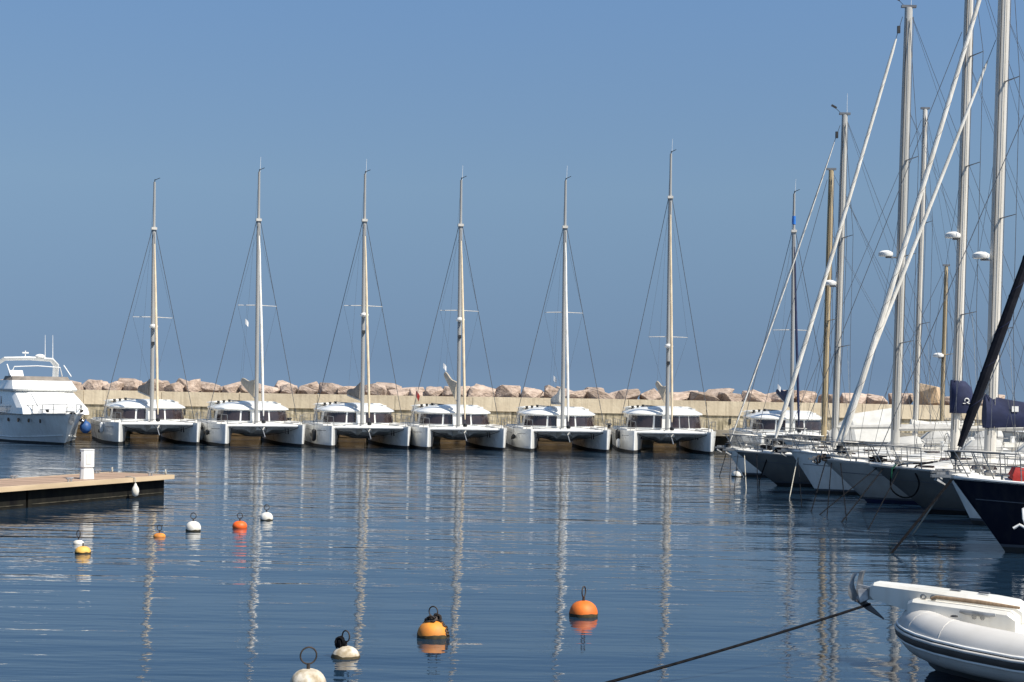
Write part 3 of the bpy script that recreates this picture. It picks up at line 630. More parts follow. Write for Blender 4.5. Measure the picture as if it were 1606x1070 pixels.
    if sprayhood:
        a = hw(c1 / L) * 0.62; z0 = sheer(c1 / L) + 0.40
        MB().rings([[(x, y * a, z0 - 0.1 + z_ * hh) for y, z_ in ((-1, 0), (-0.98, .6), (-0.7, .95), (0, 1.08), (0.7, .95), (0.98, .6), (1, 0))] for x, hh in ((c1 - 0.9, 0.1), (c1 - 0.35, 0.62), (c1 + 0.5, 0.72))]).build('sprayhood', sprayhood, root, smooth=40)
    # pulpit, stanchions, lifelines
    d0 = sheer(0)
    for s in (-1, 1):
        a1 = hw(1.5 / L) - 0.06; a2 = hw(0.7 / L) - 0.03
        MB().tube([(1.5, s * a1, sheer(1.5 / L)), (1.45, s * a1, d0 + 0.62), (0.6, s * max(.18, a2), d0 + 0.66), (0.05, s * 0.16, d0 + 0.66), (-0.12, 0, d0 + 0.66)], 0.019, 6).build('pulpit_rail', 'steel', root)
        MB().tube([(1.48, s * a1, d0 + 0.32), (0.65, s * a2, d0 + 0.33), (0.1, s * 0.14, d0 + 0.3)], 0.013, 5).build('pulpit_midrail', 'steel', root)
        MB().tube([(0.35, s * max(.1, hw(.35 / L) - 0.02), d0 + 0.02), (0.02, s * 0.15, d0 + 0.66)], 0.016, 5).build('pulpit_leg', 'steel', root)
        MB().tube([(0.9, s * hw(.9 / L) - s * 0.05, d0), (0.62, s * max(.18, a2), d0 + 0.66)], 0.016, 5).build('pulpit_leg', 'steel', root)
        n = int((L - 2.6) / 1.7); ps = []
        for k in range(n + 1):
            x = 1.45 + (L - 2.2) * k / n; y = s * (hw(x / L) - 0.06); z = sheer(x / L)
            ps.append((x, y, z))
            if k: MB().tube([(x, y, z), (x, y, z + 0.62)], 0.013, 5).build('stanchion', 'steel', root)
        for hz in (0.33, 0.61):
            MB().tube([(a, b, c + hz) for a, b, c in ps], 0.007, 4).build('lifeline', 'wire', root)
    MB().tube([(L - 0.7, -hw(1) * .9, sheer(1) + .62), (L - 0.1, -hw(1) * .8, sheer(1) + .64), (L - 0.1, hw(1) * .8, sheer(1) + .64), (L - 0.7, hw(1) * .9, sheer(1) + .62)], 0.016, 6).build('pushpit', 'steel', root)
    # mast
    mb_ = Vector((mx_, 0, sheer(mx_ / L) + 0.30)); mt = Vector((mx_ + mast_h * mast_rake, 0, mast_h))
    mp = lambda z: mb_.lerp(mt, (z - mb_.z) / (mt.z - mb_.z))
    ms = MB().tube([mb_, mp(mast_h * 0.8), mt], [mast_w * .46, mast_w * .46, mast_w * .40], 12, sq=(1.0, 0.62)).build('mast', mast_mat, root)
    MB().tube([mp(mb_.z + 0.9) + Vector((mast_w * .5, -0.04, 0)), mp(mast_h - .4) + Vector((mast_w * .48, -0.04, 0))], 0.012, 4).build('sail_track', 'alloy_dark', ms)
    MB().tube([mp(mb_.z + 1.0) + Vector((-mast_w * .3, -mast_w * .36, 0)), mp(mast_h - .5) + Vector((-mast_w * .25, -mast_w * .34, 0))], 0.012, 4).build('halyard', 'rope_dark', ms)
    MB().tube([mp(mb_.z + 1.0) + Vector((mast_w * .15, -mast_w * .40, 0)), mp(mast_h - .5) + Vector((mast_w * .1, -mast_w * .36, 0))], 0.010, 4).build('halyard', 'rope_pale', ms)
    MB().box(mt + Vector((0, 0, 0.04)), (mast_w * 1.5, 0.16, 0.1)).build('masthead_crane', 'alloy_dark', ms, smooth=0)
    if wind:
        MB().tube([mt + Vector((-.2, 0, .08)), mt + Vector((-.5, -.05, .34))], 0.012, 5).build('wind_arm', 'black_plastic', ms)
        MB().box(mt + Vector((-.52, -.05, .36)), (0.28, 0.03, 0.10), Matrix.Rotation(0.5, 3, 'Y')).build('wind_vane', 'black_plastic', ms, smooth=0)
        MB().tube([mt + Vector((.1, 0, .05)), mt + Vector((.1, 0, 1.0))], [0.012, 0.007], 5).build('whip_antenna', 'white_plastic', ms)
    cps = []
    for f in spreaders:
        z = mast_h * f
        for s in (-1, 1):
            tp = mp(z) + Vector((0.42, s * (0.95 - 0.4 * f) * B / 4.0, 0.10))
            MB().tube([mp(z) + Vector((0.02, 0, 0)), tp], [0.05, 0.03], 6, sq=(0.5, 1)).build('spreader', 'alloy_dark' if mast_mat != 'spruce' else 'spruce', ms)
            cps.append((s, tp))
    hz = mast_h - 0.25
    for s in (-1, 1):
        path = [mp(hz) + Vector((0, s * .06, 0))] + [p_ for ss, p_ in reversed(cps) if ss == s] + [(mx_ + 0.35, s * (hw(mx_ / L) - 0.15), sheer(mx_ / L))]
        MB().tube(path, shroud_r, 5).build('shroud', 'wire', root)
        zl = mast_h * (spreaders[0] if spreaders else 0.5)
        for dx in (-0.55, 0.6):
            MB().tube([mp(zl) + Vector((0, s * .05, 0)), (mx_ + dx, s * (hw(mx_ / L) - 0.18), sheer(mx_ / L))], shroud_r * .8, 5).build('lower_shroud', 'wire', root)
    fx, fz, fmat, fr, ft = fore if fore else (0.1, None, None, 0, mast_h)
    f0 = Vector((fx, 0, fz or d0 + 0.08)); f1 = mp(ft) + Vector((-mast_w * .6, 0, 0))
    MB().tube([Vector((fx, 0, sheer(fx / L))), f0, f1], 0.014, 5).build('forestay', 'wire', root)
    if fr:
        r0 = random.Random(int(tip_px))
        ks = [0.015, 0.05, 0.10] + [0.10 + 0.082 * i for i in range(1, 11)] + [0.95]
        rr = [fr * 0.5, fr * 0.95, fr * 1.05] + [fr * (1.05 - 0.036 * i) * r0.uniform(0.96, 1.05) for i in range(1, 11)] + [fr * 0.4]
        gs_ = MB().tube([f0.lerp(f1, k) - Vector((0, 0, 0.22 * math.sin(math.pi * k))) for k in ks], rr, 10).build('furled_genoa', fmat, root)
        hx = []; ax = (f1 - f0).normalized(); u_ = Vector((0, 1, 0)); v_ = ax.cross(u_)
        nt_ = 15
        for i in range(nt_ * 9 + 1):
            t = i / (nt_ * 9); k = 0.05 + 0.82 * t; j_ = max(a_ for a_ in range(len(ks)) if ks[a_] <= k + 1e-9); j2 = min(j_ + 1, len(ks) - 1)
            rad_ = lerp(rr[j_], rr[j2], (k - ks[j_]) / max(1e-6, ks[j2] - ks[j_])) + 0.001; an_ = 2 * math.pi * nt_ * t
            hx.append(f0.lerp(f1, k) - Vector((0, 0, 0.22 * math.sin(math.pi * k))) + (u_ * math.cos(an_) + v_ * math.sin(an_)) * rad_)
        MB().tube(hx, 0.008, 4).build('leech_line', 'canvas_taupe' if fmat != 'canvas_black' else 'canvas_navy', gs_)
        MB().lathe([(0.05, 0), (0.15, 0.02), (0.13, 0.06), (0.13, 0.16), (0.15, 0.2), (0.05, 0.22)], 12, f0 - Vector((0, 0, 0.06))).build('furler_drum', 'black_plastic', root)
        MB().box(f0.lerp(f1, 0.97), (0.12, 0.12, 0.3)).build('furler_swivel', 'black_plastic', root, smooth=0)
    if second:
        s0 = Vector((second[0], 0.14, second[1])); s1 = mp(second[2]) + Vector((-mast_w * .4, 0.2, 0))
        MB().tube([s0, s1], 0.012, 5).build('inner_forestay', 'wire', root)
        MB().tube([s0.lerp(s1, k) for k in (0.02, 0.06, 0.12, 0.4, 0.7, 0.93, 0.95)], [0.03, 0.06, 0.075, 0.075, 0.068, 0.05, 0.025], 10).build('furled_staysail', second[3], root)
    for k_, (x_, y_, zf) in enumerate(((mx_ - 1.6, 0.0, 0.62), (L - 1.2, -0.4 * B / 2, 0.80), (L - 1.2, 0.4 * B / 2, 0.80))):
        MB().tube([mp(mast_h * zf), (x_, y_, sheer(min(1, x_ / L)) + (0.15 if k_ else 0.1))], 0.007, 4).build('baby_stay' if k_ == 0 else 'running_backstay', 'wire', root)
    MB().tube([mp(mast_h * spreaders[0]) + Vector((.3, -.7, .1)), (mx_ + .5, -hw(mx_ / L) + .3, sheer(mx_ / L))], 0.006, 4).build('flag_halyard', 'rope_pale', root)
    if boom: MB().tube([mt, (L - 1.6, 0, sheer(mx_ / L) + boom_z + .15)], 0.007, 4).build('topping_lift', 'wire', root)
    if backstay: MB().tube([mt, (L - 0.2, 0, sheer(1) + 0.1)], 0.010, 5).build('backstay', 'wire', root)
    if radar:
        z, off = radar
        MB().lathe([(0.03, 0), (0.28, 0.02), (0.31, 0.09), (0.30, 0.17), (0.16, 0.25), (0.02, 0.27)], 16, mp(z) + Vector((-off, 0, 0))).build('radar_dome', 'white_plastic', root)
        MB().box(mp(z) + Vector((-off / 2, 0, -0.03)), (off, 0.10, 0.06)).build('radar_bracket', 'alloy_dark', root, smooth=0)
    if boom:
        g = mp(sheer(mx_ / L) + boom_z); bl = cover_len or (L - mx_ - 1.6)
        e = g + Vector((L - mx_ - 1.6, 0, 0.15))
        MB().tube([g, e], 0.10, 8).build('boom', 'alloy', root)
        if boom_cover:
            rings = []
            for i in range(11):
                t = i / 10; c = Vector((g.x - 0.25 + (bl + 0.2) * t, 0, g.z + 0.15 * t)); hgt = cover_h * lerp(1.25, 0.28, t ** 0.6) * (1 + .05 * math.sin(11 * t)); wd = lerp(0.30, 0.16, t); dz = -0.30 + 0.12 * t
                rings.append([c + Vector((0, y * wd, dz + z_ * hgt)) for y, z_ in ((-0.6, 0), (-1, 0.25), (-0.9, 0.55), (-0.35, 0.97), (0.35, 1.0), (0.9, 0.55), (1, 0.25), (0.6, 0))])
            MB().rings(rings).build('sail_cover', boom, root, smooth=50)
    if tent:
        x0, x1, zr, col = tent; a = hw((x0 + x1) / 2 / L) * 0.95; zb = sheer(x0 / L) + 0.55
        MB().rings([[(x, y * a * k, zb + z_ * (zr - zb) * k) for y, z_ in ((-1, 0), (-0.5, .6), (0, 1), (0.5, .6), (1, 0))] for x, k in ((x0, 0.25), (lerp(x0, x1, .35), 0.8), (x1, 1.0))], closed=True).build('boom_tent', col, root, smooth=25)
    if anchor:
        MB().box((-0.05, 0, d0 + 0.03), (0.9, 0.16, 0.07)).build('bow_roller', 'steel', root, smooth=0)
        a = MB(); a.box((0.05, 0, d0 + 0.10), (0.85, 0.035, 0.06))
        a.rings([[(-0.30, -0.03, d0 + 0.10), (-0.30, 0.03, d0 + 0.10), (-0.26, 0, d0 + 0.15)], [(-0.40, -0.14, d0 - 0.08), (-0.40, 0.14, d0 - 0.08), (-0.32, 0, d0 + 0.02)], [(-0.16, -0.03, d0 - 0.2), (-0.16, 0.03, d0 - 0.2), (-0.14, 0, d0 - 0.17)]])
        a.build('anchor', 'anchor_grey', root, smooth=0)
    for s in (-1, 1):
        x_ = 1.1; y_ = s * (hw(x_ / L) - 0.16)
        MB().tube([(x_ - .18, y_, d0 + .09), (x_ + .18, y_, d0 + .09)], 0.025, 6).tube([(x_, y_, d0 - .02), (x_, y_, d0 + .09)], 0.03, 6).build('mooring_cleat', 'steel', root)
    MB().lathe([(0.12, 0), (0.14, 0.1), (0.09, 0.16), (0.13, 0.26)], 10, (0.95, 0, d0 + 0.04)).build('windlass', 'steel', root)
    return root, (lambda x, y, z: Vector((tip.x + x * math.cos(yaw) - y * math.sin(yaw), Y + x * math.sin(yaw) + y * math.cos(yaw), z))), d0, mp

Y1, A1, dA, _ = yacht(1137, 701, 71.5, 12.0, 3.9, 1.32, 0.9, 'gelcoat', 'antifoul_black', 'white yacht farthest along the row, its bow nearest the catamarans, grey mast with radar', 1310, 17.0, 0.34,
    mast_mat='alloy', fore=(0.15, None, 'sail_white', 0.035, 16.5), radar=(9.0, 0.45), boom='canvas_grey', boom_cover=False, sprayhood='canvas_grey')
Y2, A2, dB, _ = yacht(1152, 712, 65.0, 15.0, 4.3, 1.45, 1.75, 'hull_grey', 'antifoul_black', 'dark grey yacht with white deck and long white furled genoa reaching the second tallest mast', 1405, 20.4, 0.42,
    mast_mat='alloy', fore=(1.65, 1.75, 'sail_white', 0.096, 20.0), spreaders=(0.30, 0.48, 0.68), radar=(9.8, 0.65), boom='canvas_grey', boom_cover=False, sprayhood='canvas_grey')
Y3, A3, dC, _ = yacht(1240, 717, 60.0, 14.0, 4.2, 1.62, 1.0, 'gelcoat', 'antifoul_black', 'white yacht with steep bow and thick white mast carrying a small navy cover', 1499, 21.5, 0.40,
    fore=(0.2, None, 'sail_white', 0.0, 18.2), spreaders=(0.33, 0.60, 0.8), radar=(10.1, 0.35), boom='canvas_navy', boom_cover=False, sprayhood='canvas_grey')
Y4, A4, dD, _ = yacht(1290, 729, 55.5, 14.5, 4.2, 1.52, 1.55, 'hull_mid', 'antifoul_blue', 'grey-white yacht with two furled headsails, broad mast and long navy sail cover', 1554, 22.5, 0.48,
    fore=(0.62, 1.9, 'sail_white', 0.108, 20.6), second=(0.42, 1.9, 16.9, 'sail_white'), spreaders=(0.28, 0.46, 0.68), radar=(8.9, 0.55), boom='canvas_navy', boom_z=1.85, sprayhood='canvas_grey')
Y5, A5, dE, _ = yacht(1364, 735, 51.0, 11.5, 3.9, 1.56, 1.85, 'hull_grey', 'antifoul_black', 'grey yacht with black rope looped over its white bow', 1640, 16.0, 0.30,
    fore=(0.15, None, 'sail_white', 0.0, 15.5), boom='canvas_grey', sprayhood='canvas_grey', anchor=False)
Y6, A6, dF, _ = yacht(1486, 748, 46.5, 11.0, 3.7, 1.55, 0.75, 'gelcoat', 'antifoul_black', 'pale yacht almost hidden behind the navy bow, only its stem showing', 1760, 15.0, 0.26,
    fore=(0.15, None, 'sail_white', 0.0, 14.5), boom='canvas_grey', sprayhood=None)
Y7, A7, dG, _ = yacht(1492, 751, 38.3, 15.5, 4.4, 1.84, 1.25, 'hull_navy', 'antifoul_black', 'nearest yacht, navy blue hull with black furled genoa at the right edge', 1880, 21.5, 0.36,
    fore=(0.10, 2.35, 'canvas_black', 0.125, 20.8), boom='canvas_navy', toe='gelcoat', sprayhood='canvas_navy')
Y8, A8, dH, _ = yacht(1178, 690, 77.5, 11.5, 3.7, 1.30, 1.2, 'gelcoat_warm', 'antifoul_black', 'cream yacht with varnished wooden mast and pale boom tent', 1293, 15.3, 0.32,
    mast_mat='spruce', fore=(0.15, None, 'sail_white', 0.0, 14.8), spreaders=(0.5,), boom=None, tent=(3.9, 7.1, 3.3, 'canvas_grey'), sprayhood=None, wind=False, mast_rake=0.010)
Y9, A9, dI, _ = yacht(1228, 686, 83.5, 12.0, 3.9, 1.40, 1.0, 'gelcoat', 'antifoul_black', 'white yacht deep in the row with slim plain mast just right of the second tallest', 1436, 19.6, 0.32,
    fore=(0.15, None, 'sail_white', 0.0, 19.0), spreaders=(0.4, 0.68), boom='canvas_grey', cover_h=0.45, sprayhood='canvas_grey', wind=False)
Y10, A10, dJ, _ = yacht(1352, 682, 88.6, 10.5, 3.5, 1.35, 1.0, 'gelcoat_warm', 'antifoul_black', 'small yacht farthest back with the shortest wooden mast and a low radar', 1477, 11.5, 0.26,
    mast_mat='spruce', fore=(0.15, None, 'sail_white', 0.0, 11.2), spreaders=(0.55,), radar=(6.2, 0.3), boom=None, sprayhood='canvas_grey', wind=False, mast_rake=0.012)

# navy bag over the gooseneck of the steep-bowed white yacht
mx3 = at(1499, HY, 60).x - Y3.location.x
MB().rings([[(mx3 - .20 + a_, y_ * .26 * k, z_) for a_, y_ in ((0, -.5), (.15, -1), (.75 * k, -.9), (.92 * k, -.2), (.92 * k, .2), (.75 * k, .9), (.15, 1), (0, .5))] for z_, k in ((3.25, .9), (3.35, 1.0), (3.8, 1.0), (4.25, .88), (4.5, .62), (4.55, .3))]).build('sail_cover', 'canvas_navy', Y3, smooth=50)
# marks: sail cover patches, hull emblem
mk = MB().torus((0, 0, 0), 0.085, 0.022, 12, 4, arc=0.8); mk.box((-.10, 0, -.11), (0.10, 0.03, 0.03)).box((.10, 0, -.11), (0.10, 0.03, 0.03))
o = mk.build('cover_emblem', 'white_plastic', Y3, smooth=0); mx3 = at(1499, HY, 60).x - Y3.location.x
o.location = (mx3 + 0.36, -0.265, 3.75); o.rotation_euler = (0, 0, 0.03)
mx4 = at(1554, HY, 55.5).x - Y4.location.x
MB().box((mx4 + 0.80, -0.285, 3.48), (0.24, 0.02, 0.2)).build('cover_patch', 'white_plastic', Y4, smooth=0)
em = MB()
for pts in ([(1.10, 0.28), (1.02, 0.36), (0.92, 0.30), (0.95, 0.05), (1.03, -0.12)], [(1.10, 0.30), (1.5, 0.26), (2.0, 0.22)], [(0.72, -0.2), (0.86, -0.1), (1.0, -0.17)], [(1.1, 0.1), (1.25, 0.06), (1.38, 0.14), (1.5, 0.05)]):
    em.tube([(x_, 0, z_) for x_, z_ in pts], 0.035, 6, sq=(1, 1))
em.torus((1.22, 0, 0.14), 0.10, 0.03, 14, 5)
e = em.build('bow_emblem', 'white_plastic', Y7); e.location = (0.62, -0.62, 0.86); e.rotation_euler = (-0.36, 0, -0.42)

# right-hand pier behind the sterns
pr = MB().box((29.5, 57, -0.7), (5.0, 62, 3.4)).build('pier', 'concrete_quay', smooth=0); tag(pr, kind='structure')

# red bag and fenders lying on decks
p = A7(1.72, -0.42, 1.80)
rb = MB().rings([[(-.36, -.16, .0), (.36, -.16, .0), (.36, .16, .0), (-.36, .16, .0)], [(-.40, -.2, .12), (.40, -.2, .12), (.40, .2, .12), (-.40, .2, .12)], [(-.30, -.15, .34), (.32, -.15, .30), (.32, .15, .30), (-.30, .15, .34)]]).build('deck_bag', 'canvas_red', smooth=50)
rb.location = p; tag(rb, 'red bag lying on the foredeck of the navy yacht', 'bag')

# ------------------------------------------------------------------ mooring lines
def line(a, b, r, mat, label, d=0.0, name='mooring_line', group='mooring lines of the right-hand yachts'):
    o = tube(name, sag(a, b, d, 10), r, mat, n=6); tag(o, label, 'rope', group); return o
W_ = lambda px, py: on_water(px, py) - Vector((0, 0, 0.25))
line(A7(0.0, -0.05, dG - 0.05), W_(1385, 868), 0.036, 'rope_dark', 'thick black mooring line slanting from the navy bow into the water')
line(A7(-0.05, 0.0, dG - 0.1), W_(1424, 836), 0.018, 'rope_pale', 'pale thin line slanting down beside the thick black line at the navy bow', group=None)
line(A4(0.1, 0, dD - .1), W_(1268, 806), 0.020, 'rope_dark', 'black line from the bow of the two-headsail yacht, left of its stem')
line(A4(0.3, -.1, dD - .1), W_(1296, 815), 0.020, 'rope_dark', 'black line from the bow of the two-headsail yacht, close along its stem')
line(A3(0.25, -.1, dC - .2), W_(1236, 783), 0.018, 'rope_pale', 'pale line with knot hanging from the steep white bow to the water')
line(A3(0.3, .1, dC - .2), W_(1259, 800), 0.016, 'rope_dark', 'thin dark line dropping beside the pale one at the steep white bow')
line(A2(0.4, -.1, dB - .1), W_(1171, 768), 0.020, 'rope_pale', 'pale pole-straight line off the dark grey bow')
line(A2(0.9, -.25, dB - .1), W_(1190, 792), 0.018, 'rope_dark', 'dark line hanging off the side of the dark grey bow', 0.1)
line(A1(0.1, 0, dA - .1), W_(1126, 747), 0.016, 'rope_dark', 'thin line running left from the farthest white bow to the water')
line(A1(0.3, 0, dA - .1), W_(1144, 752), 0.016, 'rope_dark', 'thin line dropping straight under the farthest white bow')
line(A5(0.4, -.2, dE - .1), W_(1308, 822), 0.020, 'rope_dark', 'dark line slanting left from the grey bow with the looped rope')
rc_ = random.Random(11)
for AA, dd, yy_, lab in ((A1, dA, -.3, 'dark rope coil on the foredeck of the farthest white yacht'), (A2, dB, -.5, 'dark rope coil on the foredeck of the dark grey yacht'), (A3, dC, -.5, 'dark rope coil on the foredeck of the steep-bowed white yacht'), (A4, dD, -.45, 'dark rope coil on the foredeck of the two-headsail yacht'), (A7, dG, .5, 'dark rope coil behind the pulpit of the navy yacht')):
    cm = MB()
    for k in range(6):
        cm.torus(AA(1.9 + rc_.uniform(-.1, .1), yy_ + rc_.uniform(-.06, .06), dd - .01 + .035 * k), 0.24 - .02 * rc_.random(), 0.024, 14, 5, Matrix.Rotation(math.pi / 2 + rc_.uniform(-.12, .12), 3, 'X'))
    tag(cm.build('rope_coil', 'rope_dark'), lab, 'rope', 'rope coils on the foredecks')
line(A4(0.6, -.25, dD - .1), W_(1330, 822), 0.018, 'rope_dark', 'third black line from the bow of the two-headsail yacht, against its side')
line(A5(0.2, -.1, dE - .1), W_(1270, 808), 0.018, 'rope_dark', 'long dark line slanting far left from the tip of the grey bow')
line(A5(0.9, -.4, dE - .1), W_(1352, 836), 0.016, 'rope_dark', 'dark line dropping beside the looped rope on the grey bow')
line(A2(0.15, 0, dB - .1), W_(1150, 775), 0.016, 'rope_dark', 'thin dark line slanting left from the tip of the dark grey bow')
# rope looped over the grey bow
pts = [A5(2.2, -.2, dE + .16), A5(1.6, -.45, dE + .10), A5(0.9, -.42, dE + .03), A5(0.62, -.5, dE - .25), A5(0.62, -.45, dE - .75), A5(0.95, -.52, dE - 1.02), A5(1.3, -.68, dE - .95), A5(1.45, -.78, dE - .55), A5(1.3, -.72, dE - .1), A5(1.5, -.6, dE + .05), A5(2.0, -.35, dE + .13)]
o = tube('bow_rope', spline(pts), 0.028, 'rope_dark'); tag(o, 'black rope hanging in a loop over the white-decked grey bow', 'rope')
o = tube('bow_rope', [A5(0.75, -.55, dE + .06), A5(0.6, -.55, dE - .1), A5(0.6, -.5, dE - .4)], 0.026, 'rope_green'); tag(o, 'short green rope end beside the black loop on the grey bow', 'rope')
# black ropes at dark grey bow
o = tube('bow_rope', [A2(1.7, -.4, dB + .1), A2(1.35, -.55, dB - .1), A2(1.2, -.52, dB - .6), A2(1.0, -.42, 0.2), A2(1.0, -.42, -.2)], 0.03, 'rope_dark'); tag(o, 'black rope hanging from the furler on the dark grey bow', 'rope')
# coiled chain and rope heap at the two-headsail yacht's bow
hp = MB()
for k in range(5): hp.torus(A4(-.15 + .08 * k, -.05, dD + .02 + .05 * (k % 3)), 0.13 - .008 * k, 0.035, 12, 5, Matrix.Rotation(0.9 + .5 * k, 3, 'Z') @ Matrix.Rotation(.4 * k, 3, 'X'))
o = hp.build('rope_heap', 'rusty'); tag(o, 'rusty heap of coiled rope hanging at the bow roller, over the steep white bow', 'rope')

# ------------------------------------------------------------------ buoys
def buoy(px, py, wpx, mat, label, ratio=0.62, ring=1.0, slime=True, group='mooring buoys in the open water', lay=0.0, chain=False, name='mooring_buoy', tall=1.0):
    p = on_water(px, py); r = wpx / 2 * p.y / F
    root = empty(name, (p.x, p.y, 0), 0.3 * px); tag(root, label, 'buoy', group)
    # sphere-ish body, sitting so that `ratio` of its height shows
    h = r * 2 * 0.92 * tall; z0 = -h * (1 - ratio); prof = []
    for i in range(15):
        a = math.pi * i / 14; prof.append((max(0.004, r * math.sin(a) ** 0.82), z0 + h * (1 - math.cos(a)) / 2))
    b = MB().lathe(prof, 22).build('float', mat, root, smooth=60)
    if slime:
        zz = 0.055 * r / 0.23; rr = r * 1.012; pr_ = []
        for i in range(5):
            z = -0.06 + (zz + 0.06) * i / 4; c = 1 - 2 * (z - z0) / h; pr_.append((rr * max(0.0, 1 - c * c) ** 0.41, z))
        rs_ = random.Random(int(px)); n_ = 28; rg = []
        up = [rs_.uniform(0.35, 1.0) for _ in range(n_)]; up = [(up[a_] + up[a_ - 1]) / 2 for a_ in range(n_)]
        for z_f in (0, .35, .7, 1):
            ring_ = []
            for a_ in range(n_):
                z = -0.06 + (zz * 1.25 * up[a_] + 0.06) * z_f; c = 1 - 2 * (z - z0) / h; q_ = rr * max(0.0, 1 - c * c) ** 0.41; th = 2 * math.pi * a_ / n_
                ring_.append((q_ * math.cos(th), q_ * math.sin(th), z))
            rg.append(ring_)
        MB().rings(rg, cap=False).build('slime_band', 'slime', root, smooth=60)
    top = z0 + h
    MB().tube([(0, 0, top - 0.05), (0, 0, top + 0.07)], r * 0.10, 8).build('shackle', 'rusty', root)
    if ring: MB().torus((0, 0, top + 0.06 + 0.078 * ring), 0.078 * ring, 0.011, 18, 6, Matrix.Rotation(lay, 3, 'X')).build('ring', 'rusty', root)
    if chain:
        rc = random.Random(4); mb = MB()
        for k in range(15):
            a = -0.5 + rc.uniform(-.12, .12); t = k / 14; an = math.pi / 2 - t * math.pi * .48
            q_ = Vector((math.cos(an) * r * 1.03 * math.cos(a), math.cos(an) * r * 1.03 * math.sin(a), z0 + h / 2 + math.sin(an) * h * .52))
            mb.torus(q_, 0.045, 0.018, 8, 4, Matrix.Rotation(rc.uniform(0, 3), 3, 'Z') @ Matrix.Rotation(rc.uniform(0, 3), 3, 'X'))
        for k in range(9):
            t = k / 8; an = math.pi / 2 - t * math.pi * .5
            q_ = Vector((-math.cos(an) * r * 1.02, -0.02, z0 + h / 2 + math.sin(an) * h * .51)); mb.torus(q_, 0.03, 0.014, 8, 4, Matrix.Rotation(rc.uniform(0, 3), 3, 'Z'))
        for k in range(10):
            a = rc.uniform(0, 6.28); mb.torus(Vector((0.08 * math.cos(a), 0.08 * math.sin(a), top + 0.0 + rc.uniform(-.02, .05))), 0.045, 0.02, 8, 4, Matrix.Rotation(rc.uniform(0, 3), 3, 'X'))
        mb.build('chain', 'rusty', root)
    return root
buoy(303, 833, 24, 'buoy_white', 'white round buoy between the small yellow and the red buoy', 0.70)
buoy(376, 828, 23, 'buoy_red', 'red-orange buoy, the only red one', 0.66, slime=False, tall=0.78)
buoy(418, 816, 20, 'buoy_white', 'white buoy farthest out, right of the red one', 0.68)
buoy(250, 842, 19, 'buoy_yellow', 'small flat yellow buoy below the end of the pontoon', 0.55, ring=0.9, slime=False, tall=0.62)
buoy(123, 853, 17, 'buoy_white', 'tiny white float with a ring just behind the pale yellow buoy', 0.55, ring=1.1, slime=False, tall=0.68)
buoy(130, 868, 25, 'buoy_pale_yellow', 'pale yellow buoy with no ring near the left edge', 0.62, ring=0, slime=True, tall=0.8)
buoy(915, 966, 45, 'buoy_orange', 'clean bright orange buoy with a tall ring, alone right of centre', 0.58, ring=1.15)
buoy(679, 999, 50, 'buoy_yellow', 'yellow-orange buoy draped with dark chain', 0.56, chain=True)
buoy(542, 1031, 46, 'buoy_grimy', 'low grimy white buoy with dark lump by its ring', 0.42, ring=1.0, chain=False)
buoy(483, 1082, 58, 'buoy_grimy', 'large dirty white buoy cut by the bottom edge', 0.62, ring=1.35)
buoy(1156, 748, 18, 'buoy_white', 'white buoy floating under the farthest yacht bow', 0.65, ring=0, group=None)
gp = on_water(542, 1031)
lump = MB()
for k in range(8): lump.torus((-0.10 + RND.uniform(-.05, .05), RND.uniform(-.05, .05), 0.20 + RND.uniform(-.03, .05)), 0.055, 0.022, 8, 4, Matrix.Rotation(RND.uniform(0, 3), 3, 'Z'))
lo = lump.build('rope_tangle', 'rope_dark'); lo.location = (gp.x, gp.y, 0); tag(lo, 'dark tangle of rope on top of the low grimy buoy', 'rope')
# blue fender ball between the motor yacht and first catamaran
p = at(134, 672, 98.5)
root = empty('fender_ball', (p.x, 98.5, 1.02)); tag(root, 'dark blue ball fender between the motor yacht and the first catamaran', 'fender')
MB().lathe([(max(.004, .36 * math.sin(math.pi * i / 12)), -.40 * math.cos(math.pi * i / 12)) for i in range(13)], 16).build('ball', 'fender_blue', root, smooth=60)
MB().tube([(0, 0, .38), (0, 0, .5)], .06, 8).build('eye', 'fender_blue', root)
MB().tube([(0, 0, .5), (-.5, -1.2, 1.3)], .015, 5).build('lanyard', 'rope_dark', root)
# fenders hanging along catamaran sides
def fender(ci, x, y, z, mat, label, h=0.7, r=0.13):
    c = CAT[ci]; pp = at(c[0], HY, 97.5); a = -math.radians(c[1])
    wx = pp.x + x * math.cos(a) - y * math.sin(a); wy = 97.5 + x * math.sin(a) + y * math.cos(a)
    root = empty('boat_fender', (wx, wy, z)); tag(root, label, 'fender', 'fenders hanging between the catamarans')
    MB().lathe([(.03, -h / 2), (r * .8, -h / 2 + .06), (r, -h / 2 + .15), (r, h / 2 - .15), (r * .8, h / 2 - .06), (.03, h / 2)], 12).build('body', mat, root, smooth=50)
    MB().tube([(0, 0, h / 2), (0, 0, h / 2 + 0.5)], .012, 5).build('lanyard', 'rope_dark', root)
fender(0, -3.25, 3.0, 1.0, 'white_plastic', 'white fender on the left side of the first catamaran')
fender(0, 3.28, 3.6, 0.55, 'white_plastic', 'white fender between the first and second catamaran hulls')
fender(2, -3.28, 2.6, 0.75, 'black_plastic', 'black fender on the left side of the third catamaran', 0.8, 0.16)
fender(1, -3.25, 3.0, 0.8, 'black_plastic', 'small black fender on the left side of the second catamaran', 0.35, 0.14)
fender(4, -3.28, 3.0, 0.85, 'black_plastic', 'small black fender on the left side of the fifth catamaran', 0.32, 0.14)
fender(5, -3.28, 3.0, 1.1, 'black_plastic', 'black fender on the left side of the tallest-masted catamaran', 0.7, 0.16)
fender(5, -3.30, 2.2, 0.55, 'white_plastic', 'white fender between the fifth and the tallest-masted catamaran', 0.6)

